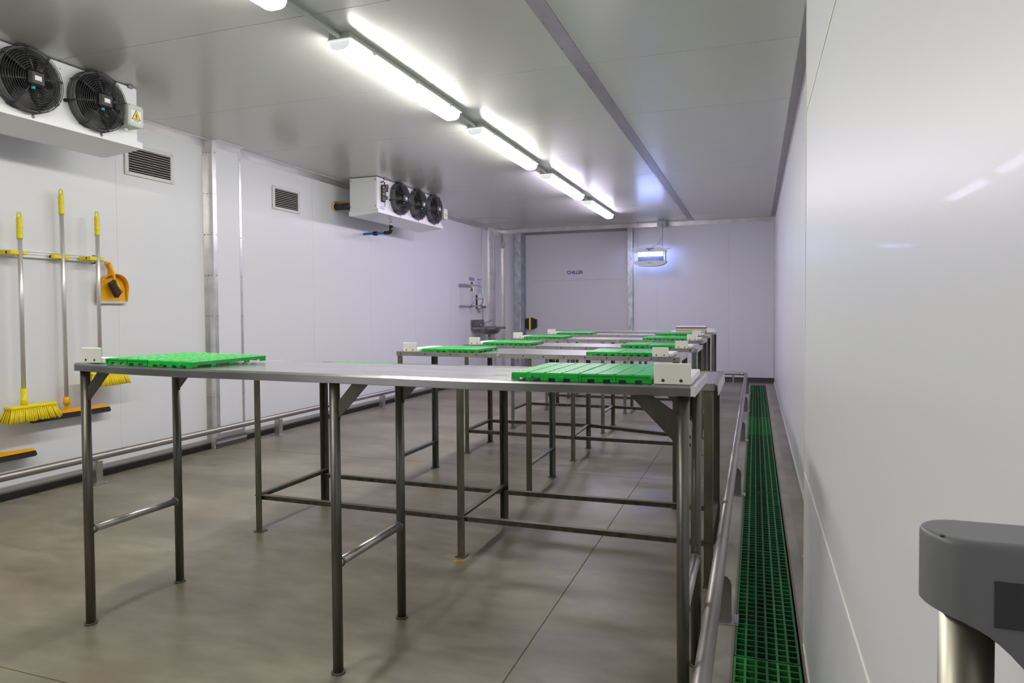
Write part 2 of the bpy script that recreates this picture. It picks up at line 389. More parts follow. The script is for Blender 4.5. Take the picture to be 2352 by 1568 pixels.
# door: grey sliding chiller door between galvanised posts
d1 = sroot('door_1', 'grey chiller door in the far wall', (-2.75, YF, 0))
MB().box(-3.69, -1.90, YF - .030, YF + .0, .03, 1.612).build('door_leaf', DOORM, d1)
MB().box(-3.69, -1.90, YF - .030, YF + .0, 1.616, 2.385).build('door_leaf', DOORM, d1)
MB().box(-3.69, -1.90, YF - .024, YF, 1.60, 1.63).build('leaf_joint', GROOVE, d1)
MB().rbox(-3.835, -3.72, YF - .13, YF - .001, 0, 2.425, .006).build('door_post', GALV, d1)
MB().rbox(-3.72, -3.665, YF - .125, YF - .001, 0, 2.425, .004).build('door_post', mat('galvanised_dull', (.30, .33, .37), .5, metal=.6, noise=(12, 5, .25, (1, 1, .6))), d1)
MB().rbox(-1.937, -1.848, YF - .07, YF - .001, 0, 2.43, .005).build('door_post', GALV, d1)
MB().box(-3.66, -1.937, YF - .05, YF - .001, 2.385, 2.43).build('head_gap_strip', DARKST, d1)  # dark strip standing in for the shaded gap above the leaves
text('door_lettering', 'CHILLER', .077, (-2.808, YF - .0312, 1.738), (PI / 2, 0, 0), NAVY, d1, sx=.93)
MB().box(-2.962, -2.66, YF - .0306, YF - .03, 1.688, 1.788).build('lettering_film', mat('clear_film', (.60, .60, .615), .25), d1)
hd = MB().prism([(-3.685, .83), (-3.60, .80), (-3.55, .80), (-3.465, .83), (-3.465, .965), (-3.55, .995), (-3.60, .995), (-3.685, .965)], 'y', YF - .075, YF - .03).build('handle_plate', BLACK, d1)
MB().rbox(-3.592, -3.562, YF - .095, YF - .074, .783, 1.012, .004).build('handle_bar', WARN, hd)

# ---- right wall, far part and nearer part
wr = sroot('wall_right', 'white insulated panel wall on the right', (XR, 5, 0))
rs = [YN - .1, 3.70, 4.915, 6.05, 7.195, 8.58, 9.78, YF]
for i in range(len(rs) - 1): MB().box(XR, XR + .014, rs[i] + .0015, rs[i + 1] - .0015, 0, H).build('wall_panel', PANEL, wr)
MB().box(XR + .004, XR + .1, YN - .1, YF + .12, 0, H).build('panel_backing', GROOVE, wr)
MB().box(XN, XN + .06, YB, YN, 0, H).build('wall_panel', PANEL, wr)
MB().box(XN + .06, XR + .05, YN - .08, YN - .001, 0, H).build('wall_return', PANEL, wr)
MB().box(XR - .009, XR, YN, YF, 0.001, .012).build('floor_bead', JOINT, wr)
t7 = sroot('trim_7', 'thin white corner profile with rivets on the near right wall', (XN, YN, 0))
MB().box(XN - .0025, XN + .03, YN - .002, YN + .004, 0, H).build('corner_profile', mat('white_profile', (.84, .84, .80), .35), t7)
WP = MATS['white_profile']
for z in (.572, 1.731): MB().box(XN - .0018, XN, YB, YN, z - .0028, z + .0028).build('panel_bead', WP, t7)
MB().box(XN - .004, XN, YB, YN, .001, .010).build('floor_bead', WP, t7)
rv = MB()
for z in (2.12, 1.796, 1.745, 1.693, 1.643, .645, .60, .553, .507, .30): rv.disc((XN - .0025, YN - .010, z), (-1, 0, 0), .004, .002, 8)
for y in (2.10, 1.93, 1.5): rv.disc((XN - .0018, y, .572), (-1, 0, 0), .004, .0015, 8)
r_ = rv.build('rivets', WP, t7); r_['kind'] = 'stuff'
wb = sroot('wall_back', 'wall behind the viewpoint with an added dark area', (-2, YB, 0))
MB().box(XL - .1, -2.72, YB - .1, YB, 0, H).build('wall_panel', PANEL, wb)
MB().box(-2.72, XR + .1, YB - .1, YB, 0, H).build('added_dark_area', mat('added_dark_grey', (.10, .10, .095), .5), wb)  # unseen dark area, added so the steel edges reflect something dark
d2 = sroot('added_dark_panel', 'added dark panel on the left wall behind the viewpoint, unseen', (XL, -.85, 0))
MB().box(XL, XL + .02, -2.15, .45, .09, 2.3).build('door_leaf', mat('dark_panel_grey', (.10, .10, .10), .5), d2)  # unseen dark panel added to darken reflections at the tables' left ends

# ================================================================== CEILING LIGHTS
LX = -1.965
def make_light():
    t = bpy.data.objects.new('ceiling_light', None); col.objects.link(t); ORG[t.name] = Vector((0, 0, 0)); L = 1.36
    w_ = .066
    MB().prism([(-w_, -.034), (-w_ + .010, 0), (w_ - .010, 0), (w_, -.034)], 'y', 0, L).build('housing', LAMPBODY, t, org=(0, 0, 0))
    MB().rbox(-w_ - .004, w_ + .004, -.003, L + .003, -.040, -.032, .002).build('rim', CLEAR, t, org=(0, 0, 0))
    prof = [(-.060, -.040), (-.058, -.062), (-.046, -.080), (-.025, -.088), (.025, -.088), (.046, -.080), (.058, -.062), (.060, -.040)]
    MB().prism(prof, 'y', .016, L - .016).build('diffuser', GLOW, t, org=(0, 0, 0))
    for (a, b) in ((.002, .0155), (L - .0155, L - .002)):
        MB().prism([(x * .97, z * .97) for x, z in prof], 'y', a, b).build('end_cap', CLEAR, t, org=(0, 0, 0))
    for y in (.2, .68, 1.16):
        for s_ in (-1, 1):
            MB().rbox(s_ * .064, s_ * .073, y, y + .03, -.048, -.026, .002).build('clip', LAMPBODY, t, org=(0, 0, 0))
    return t
lt = make_light()
lts = [('ceiling tube light with only its far end in view, top left', 1.14), ('nearest whole ceiling tube light, long and bright', 2.975), ('second whole ceiling tube light counting from the viewpoint', 4.735),
       ('third whole ceiling tube light counting from the viewpoint', 6.57), ('farthest and smallest ceiling tube light near the chiller door', 8.34),
       ('ceiling tube light left of the viewpoint, out of view', -.70), ('added ceiling tube light in the rear left corner, unseen, brightens steel edges', -2.90)]  # the rear left light is added, unseen, to brighten rim reflections
for i, (lb, y) in enumerate(lts):
    o = lt if i == 0 else copy_tree(lt)
    tag(o, lb, 'light', 'ceiling tube lights in one row'); o.location = (LX if y > -2.8 else -3.45, y, H - .0005)
    if y > 6:      # the two farthest fittings carry cooler tubes
        for c_ in o.children:
            if c_.name.startswith('diffuser'): c_.data = c_.data.copy(); c_.data.materials[0] = GLOWC
    if i == 0:
        ORG[o.name] = Vector((LX, y, H))
cn = [('grey conduit between the top left light and the nearest whole light', 2.50, 2.975), ('short conduit between first and second whole ceiling lights', 4.335, 4.735), ('short conduit between second and third whole ceiling lights', 6.095, 6.57), ('shortest looking conduit joining the last two ceiling lights', 7.93, 8.34)]
for lb, a, b in cn:
    tag(MB().tube([(LX, a, H - .018), (LX, b, H - .018)], .0125, 12).build('conduit', GREYBOX), lb, 'conduit', 'conduits between ceiling lights')

# ================================================================== EVAPORATOR COOLERS
def make_fan(parent, cy, cz, R=.163, fx=0.):
    """fan on a face whose outward direction is +X, built around (fx, cy, cz)"""
    c = Vector((fx, cy, cz)); og = origin(parent)
    ring = MB(); ring.lathe([(R * .97, .0), (R, .004), (R, .055), (R * .985, .058), (R * .965, .055), (R * .955, .0), (R * .955, -.03)], c, 'x', 40)
    fan = ring.build('fan', SHROUD, parent)
    bk = MB(); bk.lathe([(R * .965, .0012), (.001, .0016)], c, 'x', 32); bk.build('fan_opening', HOLE, fan, org=og)  # black disc on the closed casing, painted for the shade inside the opening
    bl_ = MB()
    for k in range(5):
        a0 = 2 * PI * k / 5
        for (rr0, rr1) in ((.04, R * .9),):
            vs = []
            for i in range(5):
                rr = rr0 + (rr1 - rr0) * i / 4
                for j in range(4):
                    an = a0 + (j / 3) * .85 + i * .10; vs.append(c + Vector((.008 + .030 * (j / 3), rr * math.cos(an), rr * math.sin(an))))
            bl_.add(vs, [(i * 4 + j, i * 4 + j + 1, i * 4 + j + 5, i * 4 + j + 4) for i in range(4) for j in range(3)], True)
    bl_.build('blades', BLACK, fan, org=og)
    gd = MB(); nr = 11
    for k in range(nr):
        f = k / (nr - 1); rr = .052 + (R + .004 - .052) * f; xx = .085 - .018 * f ** 2
        gd.tube([c + Vector((xx, rr * math.cos(a), rr * math.sin(a))) for a in [2 * PI * i / 36 for i in range(36)]], .0017, 5, closed=True)
    for k in range(3):
        gd.tube([c + Vector((.052 - .022 * k, (R + .006) * math.cos(a), (R + .006) * math.sin(a))) for a in [2 * PI * i / 36 for i in range(36)]], .0017, 5, closed=True)
    for k in range(8):
        a = 2 * PI * k / 8 + .2
        for da in (-.02, .02):
            d = Vector((0, math.cos(a + da), math.sin(a + da)))
            gd.tube([c + d * .03 + Vector((.088, 0, 0)), c + d * (R * .6) + Vector((.080, 0, 0)), c + d * (R + .007) + Vector((.066, 0, 0)), c + d * (R + .008) + Vector((.002, 0, 0))], .0022, 5)
        if k % 2 == 0:
            d = Vector((0, math.cos(a), math.sin(a))); gd.disc(c + d * (R + .018) + Vector((.001, 0, 0)), (1, 0, 0), .010, .012, 10); gd.bar(c + d * (R + .02) + Vector((.006, 0, 0)), c + d * (R - .005) + Vector((.006, 0, 0)), .010, .006, (1, 0, 0))
    gd.build('guard', WIRE, fan, org=og)
    mo = MB(); mo.lathe([(.052, .0), (.052, .07), (.045, .078), (.001, .079)], c, 'x', 24); mo.rbox(c.x + .06, c.x + .108, c.y - .044, c.y + .044, c.z - .042, c.z + .042, .012)
    mo.build('motor', BLACK, fan, org=og)
    MB().box(c.x + .108, c.x + .1088, c.y - .018, c.y + .018, c.z - .012, c.z + .012).build('motor_label', PAPER, fan, org=og)
    MB().disc((c.x + .085, c.y - .012, c.z - .056), (0, 0, 1), .010, .014, 10).build('cable_gland', TEAL, fan, org=og)
    MB().tube([c + Vector((.085, -.012, -.058)), c + Vector((.09, -.005, -.085)), c + Vector((.088, .03, -.098)), c + Vector((.08, .045, -.07)), c + Vector((.06, .035, -.045))], .003, 6).build('cable', BLACK, fan, org=og)
    return fan
def junction_box(parent, y0, y1, x0, x1, z0, z1):
    jb = MB().rbox(x0, x1 - .012, y0, y1, z0, z1, .006).build('junction_box', GREYBOX, parent); og = origin(parent)
    MB().rbox(x1 - .012, x1, y0 - .002, y1 + .002, z0 - .002, z1 + .002, .005).build('box_lid', GREYBOX, jb, org=og)
    yc, zc = (y0 + y1) / 2, (z0 + z1) / 2; wy, wz = (y1 - y0), (z1 - z0)
    MB().box(x1, x1 + .0006, yc - wy * .33, yc + wy * .33, zc - wz * .32, zc + wz * .26).build('warning_label', PAPER, jb, org=og)
    t_ = wy * .27; zb = zc - wz * .16
    MB().prism([(yc - t_ - .004, zb - .003), (yc + t_ + .004, zb - .003), (yc, zb + t_ * 1.75 + .006)], 'x', x1 + .0006, x1 + .0010).build('warning_border', INK, jb, org=og)
    MB().prism([(yc - t_ + .001, zb), (yc + t_ - .001, zb), (yc, zb + t_ * 1.75 - .001)], 'x', x1 + .0010, x1 + .0014).build('warning_triangle', WARN, jb, org=og)
    k = t_
    MB().prism([(yc + .08 * k, zb + 1.35 * k), (yc - .22 * k, zb + .72 * k), (yc - .02 * k, zb + .76 * k), (yc - .06 * k, zb + .36 * k), (yc - .2 * k, zb + .40 * k), (yc + .04 * k, zb + .12 * k), (yc + .20 * k, zb + .44 * k), (yc + .08 * k, zb + .40 * k), (yc + .20 * k, zb + .94 * k), (yc + .02 * k, zb + .90 * k)], 'x', x1 + .0014, x1 + .0018).build('lightning_mark', INK, jb, org=og)
    for j in range(5): MB().box(x1 + .0006, x1 + .0010, yc - wy * .16 + j * wy * .068, yc - wy * .16 + j * wy * .068 + wy * .045, zc - wz * .265, zc - wz * .225).build('label_print', INK, jb, org=og)
    for (y, z) in ((y0 + .007, z0 + .007), (y1 - .007, z0 + .007), (y0 + .007, z1 - .007), (y1 - .007, z1 - .007)): MB().disc((x1, y, z), (1, 0, 0), .004, .001, 8).build('screw', DARKST, jb, org=og)
    MB().lathe([(.010, 0), (.012, -.004), (.012, -.018), (.006, -.024), (.001, -.024)], (x0 + .03, yc - .01, z0), 'z', 12).build('cable_gland', PAPER, jb, org=og)
def evaporator(label, y0, y1, X, fans, zb=2.150, controls=False, box_y=None):
    t = thing('evaporator_cooler', label, 'cooling unit', (X - .17, (y0 + y1) / 2, 2.10), 'ceiling evaporator coolers')
    xb = X - .33
    c = MB(); c.rbox(xb, X, y0, y1, zb, H - .006, .006); c.build('casing', WHITEM, t)
    # sloped drip tray with a front lip
    xt = X + .012
    tr = MB(); tr.prism([(xt, zb + .016), (xt, zb - .022), (xt - .035, zb - .026), (xb + .03, zb - .050), (xb - .004, zb - .046), (xb - .004, zb + .002), (xt - .012, zb + .002), (xt - .012, zb + .016)], 'y', y0 - .006, y1 + .022); tr.build('drip_tray', WHITEM, t)
    for (yy, s_) in ((y0, -1), (y1, 1)):
        MB().rbox(xb + .012, X - .012, yy + s_ * .0, yy + s_ * .004, zb + .03, H - .05, .0015).build('end_panel', WHITEM, t)
        for (x, z) in ((xb + .02, zb + .045), (X - .02, zb + .045), (xb + .02, H - .035), (X - .02, H - .035)):
            MB().disc((x, yy + s_ * .0, z), (0, s_, 0), .006, .007, 8).build('end_screw', DARKST, t)
    for cy in fans: make_fan(t, cy, 2.325, fx=X)
    for (a, b) in zip(fans, fans[1:]):
        ym = (a + b) / 2
        for z in (2.455, 2.425, 2.275): MB().disc((X, ym, z), (1, 0, 0), .004, .002, 8).build('face_screw', DARKST, t)
    for y in (y0 + .13, y1 - .07): MB().rbox(X - .05, X + .012, y, y + .03, H - .02, H - .001, .002).build('hanger', DARKST, t)
    if box_y: junction_box(t, box_y, box_y + .105, X + .0005, X + .105, 2.226, 2.352)
    if controls:
        cb = MB()
        cb.rbox(X, X + .03, 6.255, 6.315, 2.245, 2.42, .008); cb.rbox(X, X + .04, 6.305, 6.345, 2.355, 2.41, .006); cb.rbox(X, X + .035, 6.30, 6.345, 2.275, 2.315, .006)
        cb.rbox(X + .028, X + .04, 6.262, 6.30, 2.30, 2.40, .004); blk = cb.build('control_valves', BLACK, t); og = origin(t)
        MB().tube([(X + .02, 6.235, 2.44), (X + .03, 6.255, 2.455), (X + .03, 6.285, 2.44), (X + .02, 6.295, 2.41)], .006, 8).build('hose', BLACK, blk, org=og)
        MB().tube([(X + .02, 6.31, 2.41), (X + .03, 6.33, 2.43), (X + .02, 6.37, 2.435), (X + .004, 6.40, 2.40)], .005, 8).build('hose', BLACK, blk, org=og)
        MB().tube([(X + .02, 6.285, 2.245), (X + .025, 6.30, 2.225), (X + .012, 6.315, 2.20)], .003, 6).build('hose', BLACK, blk, org=og)
        for z, mm in ((2.39, WARN), (2.355, ORANGE), (2.32, WARN)): MB().disc((X + .028, 6.257, z), (1, -.6, 0), .006, .014, 8).build('terminal', mm, blk, org=og)
        lg = mat('pale_blue_print', (.38, .40, .66), .5)
        for k, (a, hgt) in enumerate(((0, .03), (.018, .022), (.034, .034), (.05, .02), (.066, .026), (.08, .018))): MB().box(X, X + .0006, 6.235 + a, 6.235 + a + .010, 2.168, 2.168 + hgt).build('maker_print', lg, t)
    return t
evaporator('large white ceiling cooler at top left, cut by the frame', 1.36, 3.262, -3.617, [1.76, 2.16, 2.56, 2.962], box_y=3.105)
evaporator('smaller looking white ceiling cooler with three fans beyond the vents', 6.185, 7.705, -3.655, [6.61, 7.03, 7.44], controls=True, box_y=7.56)
# insulated pipes and drain of the farther cooler
ip = thing('insulated_pipe', 'black insulated pipe stub from wall to farther cooler', 'pipe', (-4.1, 6.222, 2.2))
MB().tube([(XL, 6.222, 2.212), (-3.992, 6.222, 2.212)], .034, 16).build('insulation', RUBBER, ip)
MB().tube([(XL, 6.222, 2.262), (-3.992, 6.222, 2.262)], .011, 10).build('copper_pipe', mat('copper', (.55, .30, .10), .4, metal=.8), ip)
MB().lathe([(.001, 0), (.048, 0), (.048, .012), (.036, .02)], (XL, 6.222, 2.215), 'x', 16).build('foam_seal', mat('foam_seal_cream', (.62, .55, .28), .8), ip)
dp = thing('drain_pipe', 'blue drain pipe with black elbow below farther cooler', 'pipe', (-4.0, 6.8, 1.98))
MB().tube([(XL, 6.80, 1.992), (-3.90, 6.80, 1.992)], .014, 12).build('blue_pipe', BLUEPIPE, dp)
MB().tube([(-4.07, 6.80, 1.992), (-4.02, 6.80, 1.992)], .024, 14).build('coupling', BLACK, dp)
MB().tube([(-3.93, 6.80, 1.992), (-3.88, 6.80, 1.992), (-3.858, 6.80, 2.000), (-3.848, 6.80, 2.02), (-3.846, 6.80, 2.075)], .021, 14).build('elbow', BLACK, dp)
MB().tube([(-3.846, 6.80, 2.07), (-3.846, 6.80, 2.105)], .016, 12).build('outlet', PAPER, dp)

# ================================================================== WALL VENTS
def vent(label, y0, y1, z0, z1):
    t = thing('wall_vent', label, 'vent', (XL, (y0 + y1) / 2, z0), 'louvred wall vents'); fw = .032; x = XL + .012
    for nm, bx in (('frame_side', (y0, y0 + fw, z0, z1)), ('frame_side', (y1 - fw, y1, z0, z1)), ('frame_side', (y0 + fw, y1 - fw, z0, z0 + fw * .8)), ('frame_side', (y0 + fw, y1 - fw, z1 - fw * .8, z1))):
        MB().rbox(XL, x, bx[0], bx[1], bx[2], bx[3], .003).build(nm, mat('vent_frame', (.66, .66, .64), .4), t)
    MB().box(XL + .0005, XL + .002, y0 + fw, y1 - fw, z0 + fw * .8, z1 - fw * .8).build('void', HOLE, t)
    n = 10; a = z0 + fw * .8; b = z1 - fw * .8
    for k in range(n):
        z = a + (b - a) * (k + .65) / n
        MB().prism([(XL + .003, z + .0022), (XL + .011, z + .0014), (XL + .011, z - .0014), (XL + .003, z - .0006)], 'y', y0 + fw, y1 - fw).build('slat', mat('vent_slat', (.70, .69, .66), .4), t)
    for (y, z) in ((y0 + .016, z0 + .014), (y1 - .016, z0 + .014), (y0 + .016, z1 - .014), (y1 - .016, z1 - .014)): MB().disc((x, y, z), (1, 0, 0), .004, .001, 8).build('screw', DARKST, t)
vent('louvred wall vent partly under the nearest cooler', 3.665, 4.10, 2.088, 2.315)
vent('louvred wall vent between pilaster and farther cooler', 5.235, 5.639, 2.064, 2.283)

# ================================================================== CLEANING TOOLS
tr = thing('tool_rail', 'white wall rail with yellow clips holding broom handles', 'rail', (XL, 2.9, 1.445))
RX = XL + .030
MB().box(XL, XL + .018, 1.9, 3.40, 1.447, 1.490).build('back_plate', mat('rail_white', (.78, .78, .78), .35, metal=.2), tr)
for z in (1.449, 1.467, 1.483): MB().rbox(XL + .018, XL + .024, 1.9, 3.40, z, z + .006, .002).build('ridge', MATS['rail_white'], tr)
MB().rbox(XL, XL + .03, 3.40, 3.408, 1.438, 1.497, .002).build('end_cap', DARKST, tr)
HX = XL + .075
def clip(y, HX=XL + .075):
    c1 = MB().rbox(XL + .024, HX + .012, y - .062, y - .012, 1.452, 1.478, .004).build('clip', YEL, tr)
    MB().rbox(XL + .024, HX + .010, y + .012, y + .042, 1.454, 1.477, .004).build('clip', YEL, tr)
    MB().rbox(HX - .034, HX - .018, y - .062, y + .042, 1.454, 1.476, .003).build('clip_bridge', YEL, tr)
def handle(t, y, z0, z1, dy=0., grip=.125, HX=XL + .075):
    """aluminium handle with a ribbed yellow grip and hanging eye"""
    zt = z1 - .03
    MB().tube([(HX, y + dy, z0), (HX, y, zt)], .0125, 14).build('handle', mat('handle_alu', (.66, .67, .66), .3, metal=.6), t)
    zz = [zt - grip + grip * k / 16 for k in range(17)]
    MB().tube([(HX, y, z) for z in zz], .015, 14, radii=[.0155 + (.0012 if k % 4 in (1, 2) else 0) for k in range(17)]).build('grip', YEL, t)
    MB().tube([(HX, y + .011 * math.sin(a), zt + .014 - .018 * math.cos(a)) for a in [2 * PI * i / 20 for i in range(20)]], .0048, 7, closed=True).build('hanging_eye', YEL, t)
def broom(label, y, zt, zh, yA, yB):
    HX = XL + .120
    t = thing('broom', label, 'broom', (HX, y, zh), 'yellow brooms on the wall rail')
    handle(t, y, zh + .12, zt, HX=HX)
    s_ = MB(); s_.tube([(HX, y, zh + .045), (HX, y, zh + .09), (HX, y, zh + .091), (HX, y, zh + .145)], .02, 14, radii=[.018, .018, .0165, .0165]); s_.build('socket', YEL, t)
    x0, x1 = XL + .094, XL + .168
    MB().rbox(x0, x1, yA, yB, zh + .028, zh + .046, .005).build('head', YEL, t)
    br = MB()
    for iy in range(24):
        for ix in range(5):
            y_ = yA + .008 + (yB - yA - .016) * iy / 23; x_ = x0 + .008 + (x1 - x0 - .016) * ix / 4
            fy = (iy / 23 - .5) * .05; fxx = (ix / 4 - .5) * .03
            br.tube([(x_, y_, zh + .03), (x_ + fxx + random.uniform(-.003, .003), y_ + fy + random.uniform(-.003, .003), zh - .045 + random.uniform(-.006, .004))], .005, 5, radii=[.0045, .0068])
    b_ = br.build('bristles', YELB, t); b_['kind'] = 'stuff'
    return t
def squeegee(label, y, zt, zh, yA, yB, xo=0.):
    HX = XL + .058
    t = thing('squeegee', label, 'squeegee', (HX, y, zh), 'floor squeegees on the wall rail')
    handle(t, y, zh + .10, zt, dy=.004, HX=HX)
    MB().lathe([(.014, 0), (.014, .032), (.020, .034), (.021, .05), (.016, .078), (.013, .08)], (HX, y + .004, zh + .022), 'z', 14).build('collar', ORANGE, t)
    m_ = (yA + yB) / 2
    MB().prism([(yA, zh - .004), (yB, zh - .004), (yB - .012, zh + .014), (m_ + .06, zh + .022), (m_ - .03, zh + .024), (m_ - .09, zh + .014), (yA + .012, zh + .008)], 'x', HX - .02, HX + .014).build('head', ORANGE, t)
    MB().prism([(yA - .006, zh - .034), (yB + .002, zh - .034), (yB + .012, zh - .024), (yB + .002, zh), (yA - .012, zh)], 'x', HX - .022, HX + .014).build('rubber_blade', RUBBER, t)
    return t
for y in (2.84, 3.346): clip(y, XL + .120)
for y in (3.149, 2.69): clip(y, XL + .058)
broom('yellow broom hanging leftmost on the wall rail', 2.84, 1.700, .520, 2.735, 3.012)
squeegee('long orange and black squeegee hanging between the two yellow brooms', 3.149, 1.888, .475, 2.935, 3.448)
broom('yellow broom hanging rightmost, partly behind the table leg', 3.346, 1.772, .676, 3.252, 3.512)
squeegee('low orange and black squeegee cut by the left edge', 2.69, 1.60, .275, 2.43, 2.935)
# dustpan and hand brush on a hook
hk = thing('wall_hook', 'small round grey hook above the orange dustpan', 'hook', (XL, 3.475, 1.46))
MB().disc((XL, 3.475, 1.468), (1, 0, 0), .012, .006, 14).build('plate', ALU, hk); MB().tube([(XL + .005, 3.475, 1.462), (XL + .03, 3.475, 1.458), (XL + .034, 3.475, 1.468)], .003, 8).build('peg', ALU, hk)
dpn = thing('dustpan', 'orange dustpan hanging on the wall beside the brooms', 'dustpan', (XL + .03, 3.53, 1.175))
yc = 3.53
n = 18; out = []
for k in range(n + 1):
    a = PI * k / n; out.append((yc - .108 * math.cos(a) * (1 if k not in (0, n) else 1), 1.195 + .055 + .118 * math.sin(a) ** .8))
out = [(yc - .112, 1.188)] + out[1:-1] + [(yc + .112, 1.188)]
MB().prism(out, 'x', XL + .012, XL + .017).build('pan', ORANGE, dpn)
wl_ = MB()
for (p, q) in zip(out, out[1:]):
    hp = .012 + .045 * max(0, (p[1] - 1.19) / .19); hq = .012 + .045 * max(0, (q[1] - 1.19) / .19)
    a = Vector((0, q[0] - p[0], q[1] - p[1])).normalized(); nrm = Vector((0, -a.z, a.y)) * .004
    P0 = Vector((XL + .012, *p)); Q0 = Vector((XL + .012, *q)); P1 = P0 + Vector((hp, 0, 0)) + nrm * 1.5; Q1 = Q0 + Vector((hq, 0, 0)) + nrm * 1.5
    wl_.add([P0, Q0, Q1, P1, P0 + nrm, Q0 + nrm, Q1 + nrm, P1 + nrm], [(0, 1, 2, 3), (7, 6, 5, 4), (3, 2, 6, 7), (0, 4, 5, 1)], True)
wl_.build('pan_wall', ORANGE, dpn)
MB().rbox(XL + .012, XL + .024, yc - .112, yc + .112, 1.172, 1.190, .003).build('lip', GREYBOX, dpn)
MB().tube([(XL + .03, 3.508, 1.355), (XL + .03, 3.502, 1.40), (XL + .028, 3.488, 1.44), (XL + .028, 3.482, 1.458)], .012, 10, radii=[.014, .009, .013, .012]).build('pan_handle', ORANGE, dpn)
hb = thing('hand_brush', 'orange hand brush with dark bristles clipped inside dustpan', 'brush', (XL + .06, 3.54, 1.22))
MB().tube([(XL + .048, 3.487, 1.452), (XL + .055, 3.494, 1.425), (XL + .06, 3.508, 1.385), (XL + .06, 3.517, 1.345), (XL + .062, 3.538, 1.30), (XL + .064, 3.572, 1.253)], .012, 10, radii=[.010, .013, .010, .009, .015, .011]).build('brush_handle', ORANGE, hb)
bb = MB()
for i in range(11):
    for j in range(3):
        f = i / 10; p = Vector((XL + .050 + .010 * j, 3.518 + .050 * f, 1.335 - .080 * f)); d = Vector((-.002 + .004 * j, -.042, -.030 - .01 * f))
        bb.tube([p, p + d], .004, 5, radii=[.0035, .0048])
b_ = bb.build('brush_bristles', BRIS, hb); b_['kind'] = 'stuff'

# ================================================================== TABLES
def lerp(a, b, t): return a + (b - a) * t
def interp(pts, x):
    for (x0, v0), (x1, v1) in zip(pts, pts[1:]):
        if x <= x1: return lerp(v0, v1, (x - x0) / (x1 - x0)) if x > x0 else v0
    return pts[-1][1]
# ---- front table: folded stainless sheet on round legs
Z1 = [(-2.245, .9325), (-2.07, .926), (-1.78, .9215), (-1.45, .9205), (-1.22, .9190), (-1.01, .9175), (-.75, .9145), (-.14, .9150)]
t1 = thing('steel_table', 'nearest steel table with round legs and rolled stainless edge', 'table', (-1.2, 1.95, 0), 'packing tables in a row')
YA, YC = 1.733, 2.195; RH = .030
xs = [-2.245, -2.242, -2.235] + [-2.2 + (2.2 - .165) * k / 24 for k in range(25)] + [-.150, -.144, -.140]
def sec(x):
    z = interp(Z1, x); zb = z - .006
    e = .0 if -2.235 <= x <= -.150 else (.006 if x in (-2.245, -.140) else .002)
    return [(YA + .006, z - RH + .001), (YA + e, z - RH + .003), (YA + e, z - .007), (YA + .002 + e, z - .002), (YA + .008, z), (YC - .008, zb), (YC - .002, zb - .002), (YC, zb - .007), (YC, zb - RH + .003), (YC - .006, zb - RH + .001)]
mb = MB(); S = [[(x, y, z - (0 if -2.235 <= x <= -.150 else (.006 if x in (-2.245, -.140) else .0015)) * (1 if 2 <= i <= 7 else 0)) for i, (y, z) in enumerate(sec(x))] for x in xs]
vs = [p for s_ in S for p in s_]; K = 10
mb.add(vs, [(i * K + k, (i + 1) * K + k, (i + 1) * K + k + 1, i * K + k + 1) for i in range(len(xs) - 1) for k in range(K - 1)], False)
mb.f = [f[::-1] for f in mb.f]
mb.add(S[0], [tuple(range(K))]); mb.add(S[-1], [tuple(range(K))[::-1]])
top = mb.build('table_top', TOP, t1)
for x in (-2.226, -1.199, -.171):
    zz = interp(Z1, x) - RH + .004
    for (y, mtl) in ((1.766, TUBE), (2.166, TUBE)):
        lg = MB().tube([(x, y, .004), (x, y, zz)], .0158, 18).build('leg', mtl, t1)
        MB().disc((x, y, .0005), (0, 0, 1), .022, .0055, 18).build('foot', RUSTY, lg, org=origin(t1))
        s_ = -1 if x > -.5 else 1
        # gusset: flat diagonal plate in the plane of the legs
        A = [(x + s_ * .014, zz - .062), (x + s_ * .014, zz - .118), (x + s_ * .125, zz), (x + s_ * .072, zz)]
        if s_ > 0: A = [(x + .014, zz - .060), (x + .014, zz - .112), (x + .122, zz), (x + .068, zz)]
        else: A = [(x - .014, zz - .050), (x - .014, zz - .130), (x - .140, zz), (x - .085, zz)]
        MB().prism(A, 'y', y - .003, y + .003).build('gusset', TUBE, lg, org=origin(t1))
        MB().tube([(x + s_ * .0155, y, zz - .058), (x + s_ * .0155, y, zz - .115)], .0035, 6).build('weld', BOLT, lg, org=origin(t1))
    MB().tube([(x, 1.766, .337), (x, 2.166, .337)], .0145, 16).build('stretcher', STEEL, t1)
    for y in (1.784, 2.148): MB().tube([(x, y - .004, .337), (x, y + .004, .337)], .0175, 14).build('weld', DARKST, t1)
